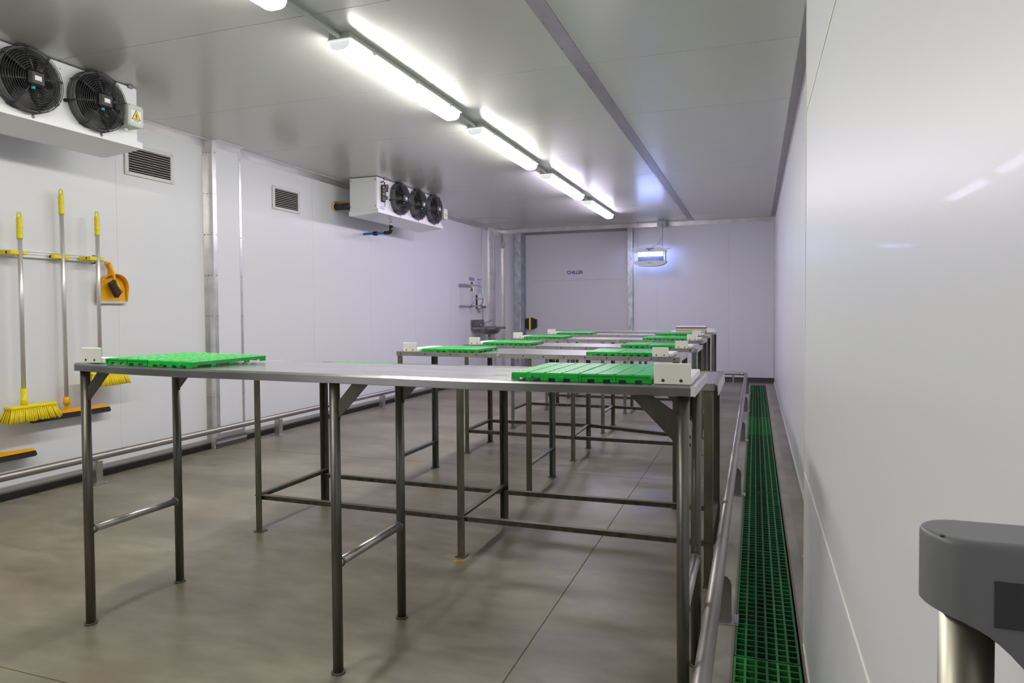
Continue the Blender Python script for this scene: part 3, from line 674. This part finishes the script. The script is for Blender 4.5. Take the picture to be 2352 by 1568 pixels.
# ---- angle-iron tables
def angle_leg(x, y, z0, z1, sx, sy, wd=.030, th=.004):
    return MB().prism([(x, y), (x + sx * wd, y), (x + sx * wd, y + sy * th), (x + sx * th, y + sy * th), (x + sx * th, y + sy * wd), (x, y + sy * wd)], 'z', z0, z1)
def frame_table(label, x0, x1, ya, yb, zl, zr, xm, front=None, back=None, sides=True, holes=(), bolts=(), leg_mat=GALVD, rail_h=.027, lw=.030, flange=False):
    t = thing('angle_iron_table', label, 'table', ((x0 + x1) / 2, (ya + yb) / 2, 0), 'packing tables in a row')
    zf = lambda x: lerp(zl, zr, (x - x0) / (x1 - x0))
    def rail(name, p, q, mm=STEEL):
        MB().bar(p, q, .004, rail_h).build(name, mm, t)
    # rim of angle iron, mitred at the corners
    for (y, s_) in ((ya, 1), (yb, -1)):
        r_ = MB(); hh = rail_h
        r_.prism([(x0, zf(x0) - hh), (x1, zf(x1) - hh), (x1, zf(x1)), (x0, zf(x0))], 'y', y, y + s_ * .004)
        r_.build('edge_rail', STEEL, t)
    for (x, s_) in ((x0, 1), (x1, -1)):
        MB().box(x, x + s_ * .004, ya + .0045, yb - .0045, zf(x) - rail_h, zf(x)).build('end_rail', STEEL, t)
    z_ = .002
    tp = MB(); tp.add([(x0 + .0045, ya + .0045, zf(x0) - z_), (x1 - .0045, ya + .0045, zf(x1) - z_), (x1 - .0045, yb - .0045, zf(x1) - z_), (x0 + .0045, yb - .0045, zf(x0) - z_),
                       (x0 + .0045, ya + .0045, zf(x0) - z_ - .003), (x1 - .0045, ya + .0045, zf(x1) - z_ - .003), (x1 - .0045, yb - .0045, zf(x1) - z_ - .003), (x0 + .0045, yb - .0045, zf(x0) - z_ - .003)],
                      [(0, 1, 2, 3), (7, 6, 5, 4), (0, 4, 5, 1), (1, 5, 6, 2), (2, 6, 7, 3), (3, 7, 4, 0)])
    tp.build('table_top', TOP, t)
    if flange: MB().prism([(x1 - .004, zf(x1)), (x1 + .012, zf(x1) - .004), (x1 + .016, zf(x1) - .045), (x1 + .012, zf(x1) - .045), (x1 + .009, zf(x1) - .008), (x1 - .004, zf(x1) - .004)], 'y', ya, yb).build('side_flange', STEEL, t)
    for x, sx in ((x0 + .006, 1), (xm, 1), (x1 - .006, -1)):
        for y, sy in ((ya + .005, 1), (yb - .005, -1)):
            lg = angle_leg(x, y, .003, zf(x) - .006, sx, sy, lw).build('leg', RUSTY if (leg_mat is GALVD and random.random() < .35) else leg_mat, t)
            cx = x + sx * .014; cy = y + sy * .014
            MB().box(cx - .024, cx + .024, cy - .024, cy + .024, .0005, .0045).build('foot_plate', RUSTY, lg, org=origin(t))
        if sides:
            p = (x + sx * .019, ya + .010, .180); q = (x + sx * .019, yb - .010, .182)
            b_ = MB(); b_.bar((p[0], p[1], p[2] + .013), (q[0], q[1], q[2] + .013), .028, .004); b_.bar((p[0] - sx * .012, p[1], p[2]), (q[0] - sx * .012, q[1], q[2]), .004, .028)
            b_.build('side_stretcher', leg_mat, t)
    def long_rail(y, zs, s_):
        xx = [x0 + .004, xm + .015, x1 - .004]
        for i in range(2):
            b_ = MB(); b_.bar((xx[i], y + s_ * .014, zs[i] + .012), (xx[i + 1] - .001, y + s_ * .014, zs[i + 1] + .012), .028, .004)
            yv = y + .026 if s_ > 0 else y
            b_.bar((xx[i], yv, zs[i] - .002), (xx[i + 1] - .001, yv, zs[i + 1] - .002), .004, .026); b_.build('long_rail', RUSTY, t)
    if front: long_rail(ya - .001, front, 1)
    if back: long_rail(yb - .012, back, -1)
    for x in holes: MB().disc((x, ya - .0006, zf(x) - rail_h * .48), (0, 1, 0), .0042, .001, 10).build('bolt_hole', HOLE, t)
    for x in bolts:
        b_ = MB(); b_.disc((x, ya, zf(x) - rail_h * .5), (0, -1, 0), .010, .002, 14); b_.disc((x, ya - .002, zf(x) - rail_h * .5), (0, -1, 0), .006, .006, 6); b_.build('bolt', ALU, t)
    return t
hs = lambda a, b, n: [a + (b - a) * k / (n - 1) for k in range(n)]
frame_table('low steel table hidden behind the nearest table', -2.372, -.150, 2.785, 3.375, .817, .812, -1.258, front=(.176, .173, .174), back=(.158, .152, .160), leg_mat=RUSTY, flange=True, lw=.034)
frame_table('second visible steel table, first with an angle rim behind the nearest', -2.15, -.39, 3.85, 4.375, .853, .843, -1.285, holes=hs(-2.12, -1.60, 4) + hs(-1.30, -.42, 8), bolts=(-1.46,), lw=.034)
frame_table('third visible steel table with long low rails', -2.127, -.375, 4.86, 5.38, .849, .836, -1.275, front=(.175, .170, .167), back=(.180, .184, .128), holes=hs(-1.9, -.42, 9), bolts=(-1.26, -1.02, -.405), lw=.032)
frame_table('fourth visible steel table in the middle of the row', -2.168, -.415, 6.04, 6.54, .850, .843, -1.305, back=(.176, .176, .158), holes=hs(-2.0, -.45, 9), bolts=(-1.15,), lw=.032)
frame_table('fifth visible steel table, second from the chiller door', -2.21, -.455, 7.29, 7.76, .848, .839, -1.33, front=(.170, .168, .165), holes=hs(-2.0, -.55, 8), lw=.032)
frame_table('farthest steel table carrying the stacked cutting boards', -2.25, -.450, 8.38, 8.86, .850, .838, -1.34, back=(.176, .176, .17), holes=hs(-2.0, -.5, 8), lw=.032)

# ---- green mat tiles
MT = {}
def make_tile(kind):
    t = bpy.data.objects.new('mat_tile', None); col.objects.link(t); ORG[t.name] = Vector((0, 0, 0)); W, D, h_ = .186, .360, .021; O = (0, 0, 0)
    f = MB()
    def side(x0, x1, y0, y1, alongx):
        f.rbox(x0, x1, y0, y1, .0065, h_ - .002, .001)
        m_ = 5
        for k in range(m_):
            if alongx: a = lerp(x0, x1 - .022, k / (m_ - 1)); f.box(a, a + .022, y0, y1, 0, .007)
            else: a = lerp(y0, y1 - .022, k / (m_ - 1)); f.box(x0, x1, a, a + .022, 0, .007)
    side(0, W, 0, .005, True); side(0, W, D - .005, D, True); side(0, .005, .005, D - .005, False); side(W - .005, W, .005, D - .005, False)
    if kind == 0:
        for x in (.045, .135): f.rbox(x, x + .014, -.006, 0, .006, .013, .001)
    else:
        for x in (.0, .0905, W - .005): f.box(x, x + .005, -.0035, 0, .0, h_ - .002)
        f.box(0, W, -.004, 0, h_ - .005, h_ - .002)
    f.build('frame', GREEN, t, org=O)
    nb = 9
    cb = None
    for k in range(nb):
        y = .003 + (D - .006 - .033) * k / (nb - 1)
        if cb is None: cb = MB().rbox(.001, W - .001, 0, .033, h_ - .006, h_, .0018).build('cross_bar', GREEN, t, org=O); cb.location = (0, y, 0)
        else: c = cb.copy(); col.objects.link(c); c.parent = t; c.location = (0, y, 0); ORG[c.name] = Vector()
    lb = None
    for k in range(3):
        x = W * (k + 1) / 4 - .003
        if lb is None: lb = MB().rbox(0, .006, .002, D - .002, .002, h_ + .0012, .001).build('long_bar', GREEN, t, org=O); lb.location = (x, 0, 0)
        else: c = lb.copy(); col.objects.link(c); c.parent = t; c.location = (x, 0, 0); ORG[c.name] = Vector()
    return t
first = {0: make_tile(0), 1: make_tile(1)}; used = set()
def tile(kind, x, y, z, label, tilt=0.):
    o = first[kind] if kind not in used else copy_tree(first[kind]); used.add(kind)
    o.location = (x, y, z); o.rotation_euler = (0, tilt, 0); tag(o, label, 'mat', 'green plastic mat tiles on the tables')
# ---- white plastic L-shaped stops
def stop(x, y, z, label, wd=.088, hh=.056, board=.26, tilt=0., bw=None):
    t = thing('plastic_stop', label, 'plastic stop', (x, y, z), 'white plastic stops on the table ends')
    bw = bw or wd + .018
    MB().rbox(x, x + wd, y, y + .012, z + .0005, z + hh, .0015).build('upright_plate', HDPE, t)
    MB().rbox(x + .004, x + bw, y + .0125, y + board, z + .0005, z + .017, .0015).build('base_board', HDPEW, t)
    for xx in (x + wd * .25, x + wd * .74): MB().disc((xx, y - .0008, z + .010), (0, 1, 0), .0042, .002, 10).build('bolt', BOLT, t)
tz = lambda zl, zr, x0, x1, x: lerp(zl, zr, (x - x0) / (x1 - x0))
# nearest table
stop(-2.212, 1.742, .9322, 'white plastic stop on the nearest table, left end', .082, .052, .06, bw=.095)
stop(-.240, 1.738, .9155, 'white plastic stop on the nearest table, right end, biggest', .090, .053, .28, bw=.092)
tile(1, -2.105, 1.750, .9285, 'open-sided green mat tile beside left stop on nearest table', .012)
tile(0, -1.917, 1.748, .9245, 'smooth-edged green mat tile left of centre on nearest table', .008)
tile(0, -.622, 1.742, .9160, 'left one of two green mat tiles at right end of nearest table')
tile(1, -.434, 1.742, .9163, 'green mat tile touching the biggest white stop')
rows = [  # (rank, x0, x1, y, zl, zr, left x, right x of the mats, stop left x, stop right x)
    ('second', -2.15, -.39, 3.852, .853, .843, -1.975, -.920, -2.103, -.541),
    ('third', -2.127, -.375, 4.862, .849, .836, -1.965, -.905, -2.083, -.526),
    ('fourth', -2.168, -.415, 6.042, .850, .843, -2.035, -.935, -2.138, -.552),
    ('fifth', -2.21, -.455, 7.292, .848, .839, -2.075, -.995, -2.175, -.614)]
for (rk, x0, x1, y, zl, zr, xl, xr, sl_, sr_) in rows:
    f = lambda x: tz(zl, zr, x0, x1, x) - .0005
    stop(sl_, y + .002, f(sl_), 'white plastic stop at left end of the %s visible table' % rk, .092, .056, .40)
    stop(sr_, y + .002, f(sr_), 'white plastic stop at right end of the %s visible table' % rk, .088, .053, .30)
    tile(0, xl, y + .008, f(xl), 'green mat tile beside the left stop on the %s visible table' % rk)
    tile(1, xl + .189, y + .008, f(xl + .19), 'inner green mat tile of the left pair on the %s visible table' % rk)
    tile(0, xr, y + .008, f(xr), 'inner green mat tile of the right pair on the %s visible table' % rk)
    tile(1 if rk in ('second', 'fifth') else 0, xr + .189, y + .008, f(xr + .19), 'green mat tile beside the right stop on the %s visible table' % rk)
# low table: only slivers show over the nearest table
tile(0, -2.135, 2.80, .8152, 'green mat tile on the low table, just showing over nearest table')
tile(1, -1.946, 2.80, .8150, 'inner green mat tile on the low table behind the nearest')
stop(-2.290, 2.790, .8155, 'white plastic stop on the low table, just showing over nearest table', .100, .049, .25, bw=.11)
stop(-.543, 8.384, .8383, 'white plastic stop on the farthest table beside stacked boards', .089, .049, .26)
# ---- stacked cutting boards on the farthest table
bz = .8405
for (nm, mm, x0, x1, y0, y1, h_) in (('widest white cutting board at the bottom of the stack', HDPEW, -.955, -.556, 8.40, 8.70, .012), ('tan cutting board second from the bottom of the stack', TAN, -.905, -.556, 8.395, 8.68, .011),
                                     ('white cutting board in the middle of the stack', HDPEW, -.905, -.558, 8.39, 8.69, .013), ('yellow cutting board below the blue one in the stack', YELBD, -.90, -.558, 8.385, 8.68, .012),
                                     ('blue cutting board second from the top of the stack', BLUEB, -.90, -.554, 8.385, 8.68, .011), ('white cutting board on top of the stack', HDPEW, -.898, -.556, 8.39, 8.685, .012)):
    tag(MB().rbox(x0, x1, y0, y1, bz, bz + h_ - .0004, .002).build('cutting_board', mm), nm, 'cutting board', 'stacked cutting boards'); bz += h_

# ================================================================== GUARD RAILS
gr = thing('guard_rail', 'low pipe guard rail along the left wall', 'rail', (-4.06, 5, 0), 'low pipe guard rails')
gx = -4.045; gz = .172
pts = [(gx, YB + .2, gz), (gx, 10.50, gz)]
for k in range(1, 7): a = PI / 2 * k / 6; pts.append((gx + .12 - .12 * math.cos(a), 10.50 + .12 * math.sin(a), gz))
pts += [(-3.98, 10.62, gz), (-3.80, 10.62, gz)]
for k in range(1, 7): a = PI / 2 * k / 6; pts.append((-3.80 + .09 * math.sin(a), 10.62, gz - .09 + .09 * math.cos(a)))
pts += [(-3.71, 10.62, .002)]
pts = [p for i, p in enumerate(pts) if i == 0 or (Vector(p) - Vector(pts[i - 1])).length > 1e-4]
MB().tube(pts, .0235, 16).build('pipe', PIPE, gr)
def post_left(y):
    p = MB(); p.prism([(gx - .024, y - .002), (gx + .024, y - .002), (gx + .024, y + .002), (gx - .024, y + .002)], 'z', .004, gz - .022)
    p.box(gx + .020, gx + .024, y, y + .05, .004, gz - .028); p.box(gx - .024, gx - .020, y, y + .05, .004, gz - .035); p.build('post', STEEL, gr)
    MB().rbox(gx - .05, gx + .055, y - .03, y + .075, .0005, .005, .001).build('base_plate', STEEL, gr)
    MB().rbox(gx - .012, gx + .012, y + .004, y + .03, gz - .034, gz - .018, .002).build('saddle', STEEL, gr)
for y in (1.45, 3.25, 5.06, 6.88, 8.70, 10.3): post_left(y)
g2 = thing('guard_rail', 'low pipe guard rail beside the green floor drain', 'rail', (-.12, 5, 0), 'low pipe guard rails')
gx2 = -.122; gz2 = .182
pts = [(gx2, -1.2, gz2), (gx2, 10.36, gz2)]
for k in range(1, 7): a = PI / 2 * k / 6; pts.append((gx2 - .07 + .07 * math.cos(a), 10.36 + .07 * math.sin(a), gz2))
pts += [(-1.70, 10.43, gz2)]
MB().tube(pts, .0235, 18).build('pipe', PIPE, g2)
def post_right(y):
    pl = MB(); pl.prism([(gx2 - .0, .004), (-.076, .004), (-.076, .135), (-.080, .150), (-.092, .163), (gx2, .166)], 'y', y - .003, y + .003); pl.box(gx2 - .003, gx2 + .003, y, y + .045, .004, gz2 - .022); pl.build('post', mat('post_steel', (.23, .22, .21), .45, metal=.6), g2)
    MB().rbox(gx2 - .035, -.052, y - .03, y + .06, .0035, .008, .001).build('base_plate', STEEL, g2)
    MB().disc((-.062, y - .018, .008), (0, 0, 1), .006, .004, 6).build('anchor_bolt', DARKST, g2)
for y in (.72, 2.50, 4.25, 6.03, 7.80, 9.47): post_right(y)
for x in (-.30, -1.35):
    MB().rbox(x - .012, x + .012, 10.418, 10.442, .001, gz2 - .02, .002).build('post', STEEL, g2); MB().rbox(x - .04, x + .04, 10.39, 10.47, .0005, .004, .001).build('base_plate', STEEL, g2)

# ================================================================== FLOOR GRATING PANELS
def make_grate(L, mm):
    t = bpy.data.objects.new('drain_grate', None); col.objects.link(t); ORG[t.name] = Vector((0, 0, 0)); O = (0, 0, 0); W = DX1 - DX0
    base = None
    for k in range(7):
        x = DX0 - .003 + (W - .007) * k / 6
        if base is None: base = MB().box(0, .007, .001, L - .002, -.034, .0).build('bearing_bar', mm, t, org=O); base.location = (x, 0, 0)
        else: c = base.copy(); col.objects.link(c); c.parent = t; c.location = (x, 0, 0); ORG[c.name] = Vector()
    n = int(round(L / .0385)); base = None
    for k in range(n):
        y = .002 + (L - .010) * k / (n - 1)
        if base is None: base = MB().box(DX0 - .002, DX0 - .004 + W, 0, .006, -.030, -.0015).build('cross_bar', mm, t, org=O); base.location = (0, y, 0)
        else: c = base.copy(); col.objects.link(c); c.parent = t; c.location = (0, y, 0); ORG[c.name] = Vector()
    return t
gy = [1.20, 2.262, 3.296, 4.37, 5.395, 6.40, 7.47, 8.55, 9.60, 10.60]
glab = ['green drain grating panel at the bottom edge of the picture', 'first full green drain grating panel from the bottom', 'second full green drain grating panel from the bottom', 'third full green drain grating panel from the bottom', 'fourth full green drain grating panel, before the lighter one',
        'lighter yellowish green drain grating panel', 'green drain grating panel just beyond the lighter one', 'second green drain grating panel beyond the lighter one', 'last green drain grating panel by the far wall']
for i in range(9):
    light = i in (5,)
    o = make_grate(gy[i + 1] - gy[i], GRATEL if light or i == 0 else GRATEG); o.location = (0, gy[i], .001 + (.002 if i % 2 else 0)); tag(o, glab[i], 'drain grate', 'green drain grating panels')

# ================================================================== HAND SINK CORNER
sk = thing('hand_sink', 'steel hand sink with lever tap on the left wall', 'sink', (-4.0, 10.14, .70))
y0, y1, xf = 9.88, 10.40, -3.80
MB().rbox(XL, XL + .02, y0, y1, .83, .975, .004).build('backsplash', SINKM, sk)
rm = MB(); rm.rbox(XL + .02, xf, y0, y0 + .05, .825, .862, .006); rm.rbox(XL + .02, xf, y1 - .05, y1, .825, .862, .006); rm.rbox(xf - .045, xf, y0 + .05, y1 - .05, .825, .862, .006); rm.rbox(XL + .02, XL + .10, y0 + .05, y1 - .05, .825, .862, .006)
rm.build('rim', SINKM, sk)
bw = MB(); cxs, cys = -3.985, (y0 + y1) / 2
bw.lathe([(.20, .850), (.195, .82), (.18, .785), (.14, .757), (.07, .742), (.02, .738)], (cxs, cys, 0), 'z', 28, sx=.88, sy=1.05); bw.build('bowl', SINKM, sk)
MB().lathe([(.022, .742), (.022, .712), (.030, .71), (.030, .69), (.018, .688), (.018, .60), (.024, .598), (.024, .56), (.012, .55), (.001, .55)], (cxs, cys, 0), 'z', 14).build('waste_trap', STEEL, sk)
MB().tube([(cxs, cys, .59), (cxs - .08, cys, .585), (XL, cys, .585)], .016, 10).build('waste_pipe', STEEL, sk)
tpn = MB(); tpn.tube([(-4.13, cys, .86), (-4.13, cys, .905)], .018, 12); tpn.tube([(-4.13, cys, .885), (-4.07, cys, .900), (-4.03, cys, .882)], .011, 10); tap = tpn.build('tap', STEEL, sk)
MB().tube([(-4.13, cys, .905), (-4.09, cys, .915), (-3.98, cys, .950), (-3.945, cys, .972)], .006, 8, radii=[.010, .006, .006, .010]).build('lever', DARKST, tap, org=origin(sk))
# tubular wall rack
rk = thing('wall_rack', 'galvanised tubular rack on left wall above the sink', 'rack', (XL, 9.65, 1.17))
for y in (9.47, 9.84):
    P = [(XL, y, 1.190), (-4.06, y, 1.190)]
    for k in range(1, 6): a = PI / 2 * k / 5; P.append((-4.06 + .09 * math.sin(a), y, 1.28 - .09 * math.cos(a)))
    P.append((-3.97, y, 1.42))
    for k in range(1, 6): a = PI / 2 * k / 5; P.append((-4.06 + .09 * math.cos(a), y, 1.42 + .09 * math.sin(a)))
    P += [(XL, y, 1.512)]
    MB().tube(P, .013, 10).build('loop', GALV, rk)
MB().tube([(-3.97, 9.47, 1.30), (-3.97, 9.84, 1.30)], .007, 8).build('cross_rod', GALV, rk)
MB().tube([(XL + .012, 9.43, 1.190), (XL + .012, 9.88, 1.190)], .009, 8).build('cross_rod', GALV, rk)
MB().rbox(XL, XL + .012, 9.42, 9.90, 1.478, 1.515, .002).build('back_bar', GALV, rk)
# signs
sg = thing('wall_sign', 'white notice sign with blue header above the sink', 'sign', (XL, 9.935, 1.41))
MB().box(XL, XL + .003, 9.83, 10.04, 1.41, 1.648).build('sign_board', PAPER, sg)
MB().box(XL + .003, XL + .0036, 9.838, 10.032, 1.592, 1.641).build('sign_header', BLUEINK, sg)
text('sign_lettering', 'NOTICE', .040, (XL + .0038, 9.935, 1.6165), (PI / 2, 0, PI / 2), PAPER, sg)
for (a, b, z) in ((9.885, 9.985, 1.555), (9.88, 9.99, 1.532), (9.90, 9.97, 1.452), (9.865, 10.01, 1.430)): MB().box(XL + .003, XL + .0036, a, b, z, z + .016).build('sign_print', INK, sg)
MB().prism([(9.915, 1.47), (9.955, 1.47), (9.965, 1.50), (9.95, 1.52), (9.925, 1.52), (9.91, 1.50)], 'x', XL + .003, XL + .0036).build('sign_symbol', BLUEINK, sg)
ps = thing('wall_sign', 'pale instruction sheet with small pictures left of white conduit', 'sign', (XL, 10.25, 1.395))
MB().box(XL, XL + .002, 10.15, 10.335, 1.395, 1.65).build('sheet', mat('pale_sheet', (.70, .71, .78), .45), ps)
PB = mat('pale_print', (.42, .45, .66), .5)
MB().box(XL + .002, XL + .0026, 10.17, 10.315, 1.612, 1.624).build('sheet_heading', BLUEINK, ps)
for i in range(3):
    for j in range(3): MB().box(XL + .002, XL + .0026, 10.168 + .053 * i, 10.205 + .053 * i, 1.42 + .063 * j, 1.462 + .063 * j).build('sheet_picture', PB, ps)
sd = thing('soap_dispenser', 'white soap dispenser with black back and base on left wall', 'dispenser', (XL, 10.22, 1.155))
MB().rbox(XL, XL + .03, 10.10, 10.22, 1.16, 1.37, .006).build('back_plate', BLACK, sd)
MB().prism([(XL + .03, 1.16), (XL + .115, 1.16), (XL + .125, 1.22), (XL + .115, 1.32), (XL + .08, 1.365), (XL + .03, 1.37)], 'y', 10.10, 10.22).build('cover', PAPER, sd)
MB().prism([(XL + .085, 1.158), (XL + .127, 1.158), (XL + .127, 1.19), (XL + .11, 1.207), (XL + .092, 1.195)], 'y', 10.094, 10.226).build('push_bar', DARKST, sd)
# conduit by the sink and corner box
wc = thing('wall_conduit', 'thin white conduit dropping down left wall to the sink', 'conduit', (XL, 10.375, .98))
MB().tube([(XL + .012, 10.375, .98), (XL + .012, 10.375, H - .01)], .010, 10).build('conduit_pipe', PAPER, wc)
for z in (1.2, 1.5, 1.8, 2.1, 2.35): MB().rbox(XL, XL + .024, 10.357, 10.393, z, z + .014, .003).build('saddle_clip', PAPER, wc)
cbx = thing('corner_switch_box', 'slim grey cable box in the far left corner', 'cable box', (-4.09, YF - .03, 2.19))
MB().rbox(-4.098, -4.045, YF - .045, YF - .005, 2.195, 2.30, .004).build('box', GREYBOX, cbx); MB().tube([(-4.072, YF - .025, 2.30), (-4.072, YF - .025, H - .07)], .009, 8).build('conduit_pipe', GREYBOX, cbx)

# ================================================================== FLY KILLER
fk = thing('fly_killer', 'beige hanging fly killer with glowing blue tubes', 'fly killer', (-1.537, 10.76, 1.78))
fx0, fx1, fy0, fy1 = -1.782, -1.292, 10.69, 10.83
def capsule(z0, z1, ztop, topbulge):
    # rounded bar: outline in x/z, depth in y
    N = 10; w_ = (fx1 - fx0) / 2; cx = (fx0 + fx1) / 2; P = []
    for k in range(N + 1):
        u = -1 + 2 * k / N; P.append((cx + w_ * u, z1 + topbulge * (1 - abs(u) ** 3.5)))
    for k in range(N + 1):
        u = 1 - 2 * k / N; P.append((cx + w_ * u, z0 + ztop * (1 - abs(u) ** 3.5)))
    return P
MB().prism(capsule(2.005, 2.035, .0, .048)[::-1], 'y', fy0, fy1).build('upper_housing', BEIGE, fk)
MB().prism(capsule(1.835, 1.865, -.048, .0)[::-1], 'y', fy0, fy1).build('lower_housing', BEIGE, fk)
MB().box(fx0 + .05, fx1 - .05, fy1 - .045, fy1 - .035, 1.862, 1.945).build('back_reflector', mat('glue_board', (.012, .014, .03), .5), fk)
for x in (fx0 + .008, fx1 - .016): MB().rbox(x, x + .008, fy0 + .01, fy1 - .01, 1.86, 2.01, .002).build('side_frame', BEIGE, fk)
for z in (1.960, 1.990): MB().tube([(fx0 + .055, 10.755, z), (fx1 - .055, 10.755, z)], .0125, 12).build('uv_tube', UVT, fk)
for x in (fx0 + .045, fx1 - .055): MB().rbox(x, x + .012, 10.735, 10.775, 1.94, 2.008, .002).build('tube_holder', BEIGE, fk)
gw = MB()
for k in range(25): x = fx0 + .018 + (fx1 - fx0 - .036) * k / 24; gw.tube([(x, fy0 + .008, 1.862), (x, fy0 + .008, 2.008)], .0011, 4)
for k in range(9): z = 1.87 + .0165 * k; gw.tube([(fx0 + .014, fy0 + .008, z), (fx1 - .014, fy0 + .008, z)], .0011, 4)
gw.build('guard_grid', mat('pale_grid', (.55, .6, .68), .4), fk)
MB().box(-1.60, -1.475, fy0 - .0008, fy0, 2.050, 2.062).build('maker_print', BLUEINK, fk)
MB().box(-1.57, -1.52, fy0 - .0008, fy0, 2.030, 2.044).build('maker_print', BLUEINK, fk)
for (a, b) in ((-1.60, -1.59), (-1.572, -1.515), (-1.50, -1.49)): MB().box(a, b, fy0 - .0008, fy0, 1.832, 1.846).build('caution_print', DARKST, fk)
for x, xt in ((-1.725, -1.735), (-1.352, -1.345)):
    c_ = MB(); n = 16; z0_, z1_ = 2.07, H - .008
    for k in range(n):
        a = lerp(z0_, z1_, k / n); b = lerp(z0_, z1_, (k + 1) / n); x_a = lerp(x, xt, k / n)
        c_.rbox(x_a - (.0035 if k % 2 else .0015), x_a + (.0035 if k % 2 else .0015), 10.758 - (.0015 if k % 2 else .0035), 10.758 + (.0015 if k % 2 else .0035), a, b, .001)
    c_.build('chain', DARKST, fk)
MB().tube([(-1.56, 10.76, 2.082), (-1.49, 10.75, 2.095), (-1.43, 10.75, 2.125), (-1.38, 10.755, 2.17), (-1.352, 10.757, 2.23), (-1.350, 10.757, 2.40), (-1.37, 10.80, H - .05)], .0035, 6).build('power_cord', DARKST, fk)
MB().tube([(-1.45, 10.74, 2.115), (-1.40, 10.74, 2.135), (-1.36, 10.75, 2.12), (-1.345, 10.755, 2.09)], .0028, 6).build('power_cord', DARKST, fk)
MB().tube([(-1.31, 10.75, 2.050), (-1.26, 10.75, 2.048), (-1.225, 10.75, 2.060)], .004, 6).build('cord_tail', DARKST, fk)
cbx2 = thing('ceiling_junction_box', 'small pale green box on ceiling above the fly killer', 'junction box', (-1.375, 10.84, H - .07))
MB().rbox(-1.44, -1.315, 10.79, 10.90, H - .075, H - .008, .004).build('box', GREYBOX, cbx2); MB().rbox(-1.445, -1.31, 10.785, 10.905, H - .083, H - .073, .003).build('box_lid', GREYBOX, cbx2)

# ================================================================== FOREGROUND POST AT THE RIGHT EDGE
fp = thing('capped_post', 'grey plastic capped steel post at the lower right edge', 'post', (.125, .44, 0))
yq, rr, xe, xr_ = .442, .0223, .0888, .1522
arc = [PI / 2 * k / 12 for k in range(13)]
plan = [(xr_, yq - rr)] + [(lerp(xr_, xe + rr, k / 8), yq - rr) for k in range(1, 8)] + [(xe + rr * (1 - math.sin(a)), yq - rr * math.cos(a)) for a in arc] + [(xe + rr * (1 - math.cos(a)), yq + rr * math.sin(a)) for a in arc[1:]] + [(lerp(xe + rr, xr_, k / 8), yq + rr) for k in range(1, 9)]
capm = MB(); n = len(plan); zt = .9765
def zlow(x): return .9365 - .0045 * max(0., min(1., (x - xe) / .02)) - .036 * max(0., (x - .104) / .040) ** 1.7
rows_ = [[(x, y, zlow(x)) for x, y in plan], [(x, y, zt - .0035) for x, y in plan]]
for f_, dz in ((.02, .0012), (.06, .0003), (.12, 0)): rows_.append([(lerp(x, .13, f_ * .5), lerp(y, yq, f_ * 1.6), zt - dz) for x, y in plan])
vs = [p for r_ in rows_ for p in r_]
capm.add(vs, [(j * n + i, j * n + (i + 1) % n, (j + 1) * n + (i + 1) % n, (j + 1) * n + i)[::-1] for j in range(4) for i in range(n - 1)], True)
capm.add(vs, [tuple(range(4 * n, 5 * n))[::-1]]); capm.add(vs, [(i, i + 1, n - 2 - i, n - 1 - i) for i in range(n // 2 - 1)])
cap = capm.build('cap', GREYP, fp)
MB().box(.1190, .1515, yq - rr - .0007, yq - rr + .004, .9325, .9570).build('cap_recess', mat('dark_recess', (.035, .035, .04), .5), cap, org=origin(fp))
MB().disc((.0965, yq - .0145, zt - .0006), (0, 0, 1), .0011, .0008, 8).build('rust_spot', BOLT, cap, org=origin(fp))
MB().tube([(.1125, .445, .004), (.1125, .445, .940)], .0135, 24).build('post_tube', mat('post_tube_steel', (.30, .285, .235), .34, metal=.95), fp)
MB().disc((.1125, .445, .0005), (0, 0, 1), .026, .005, 20).build('foot', DARKST, fp)
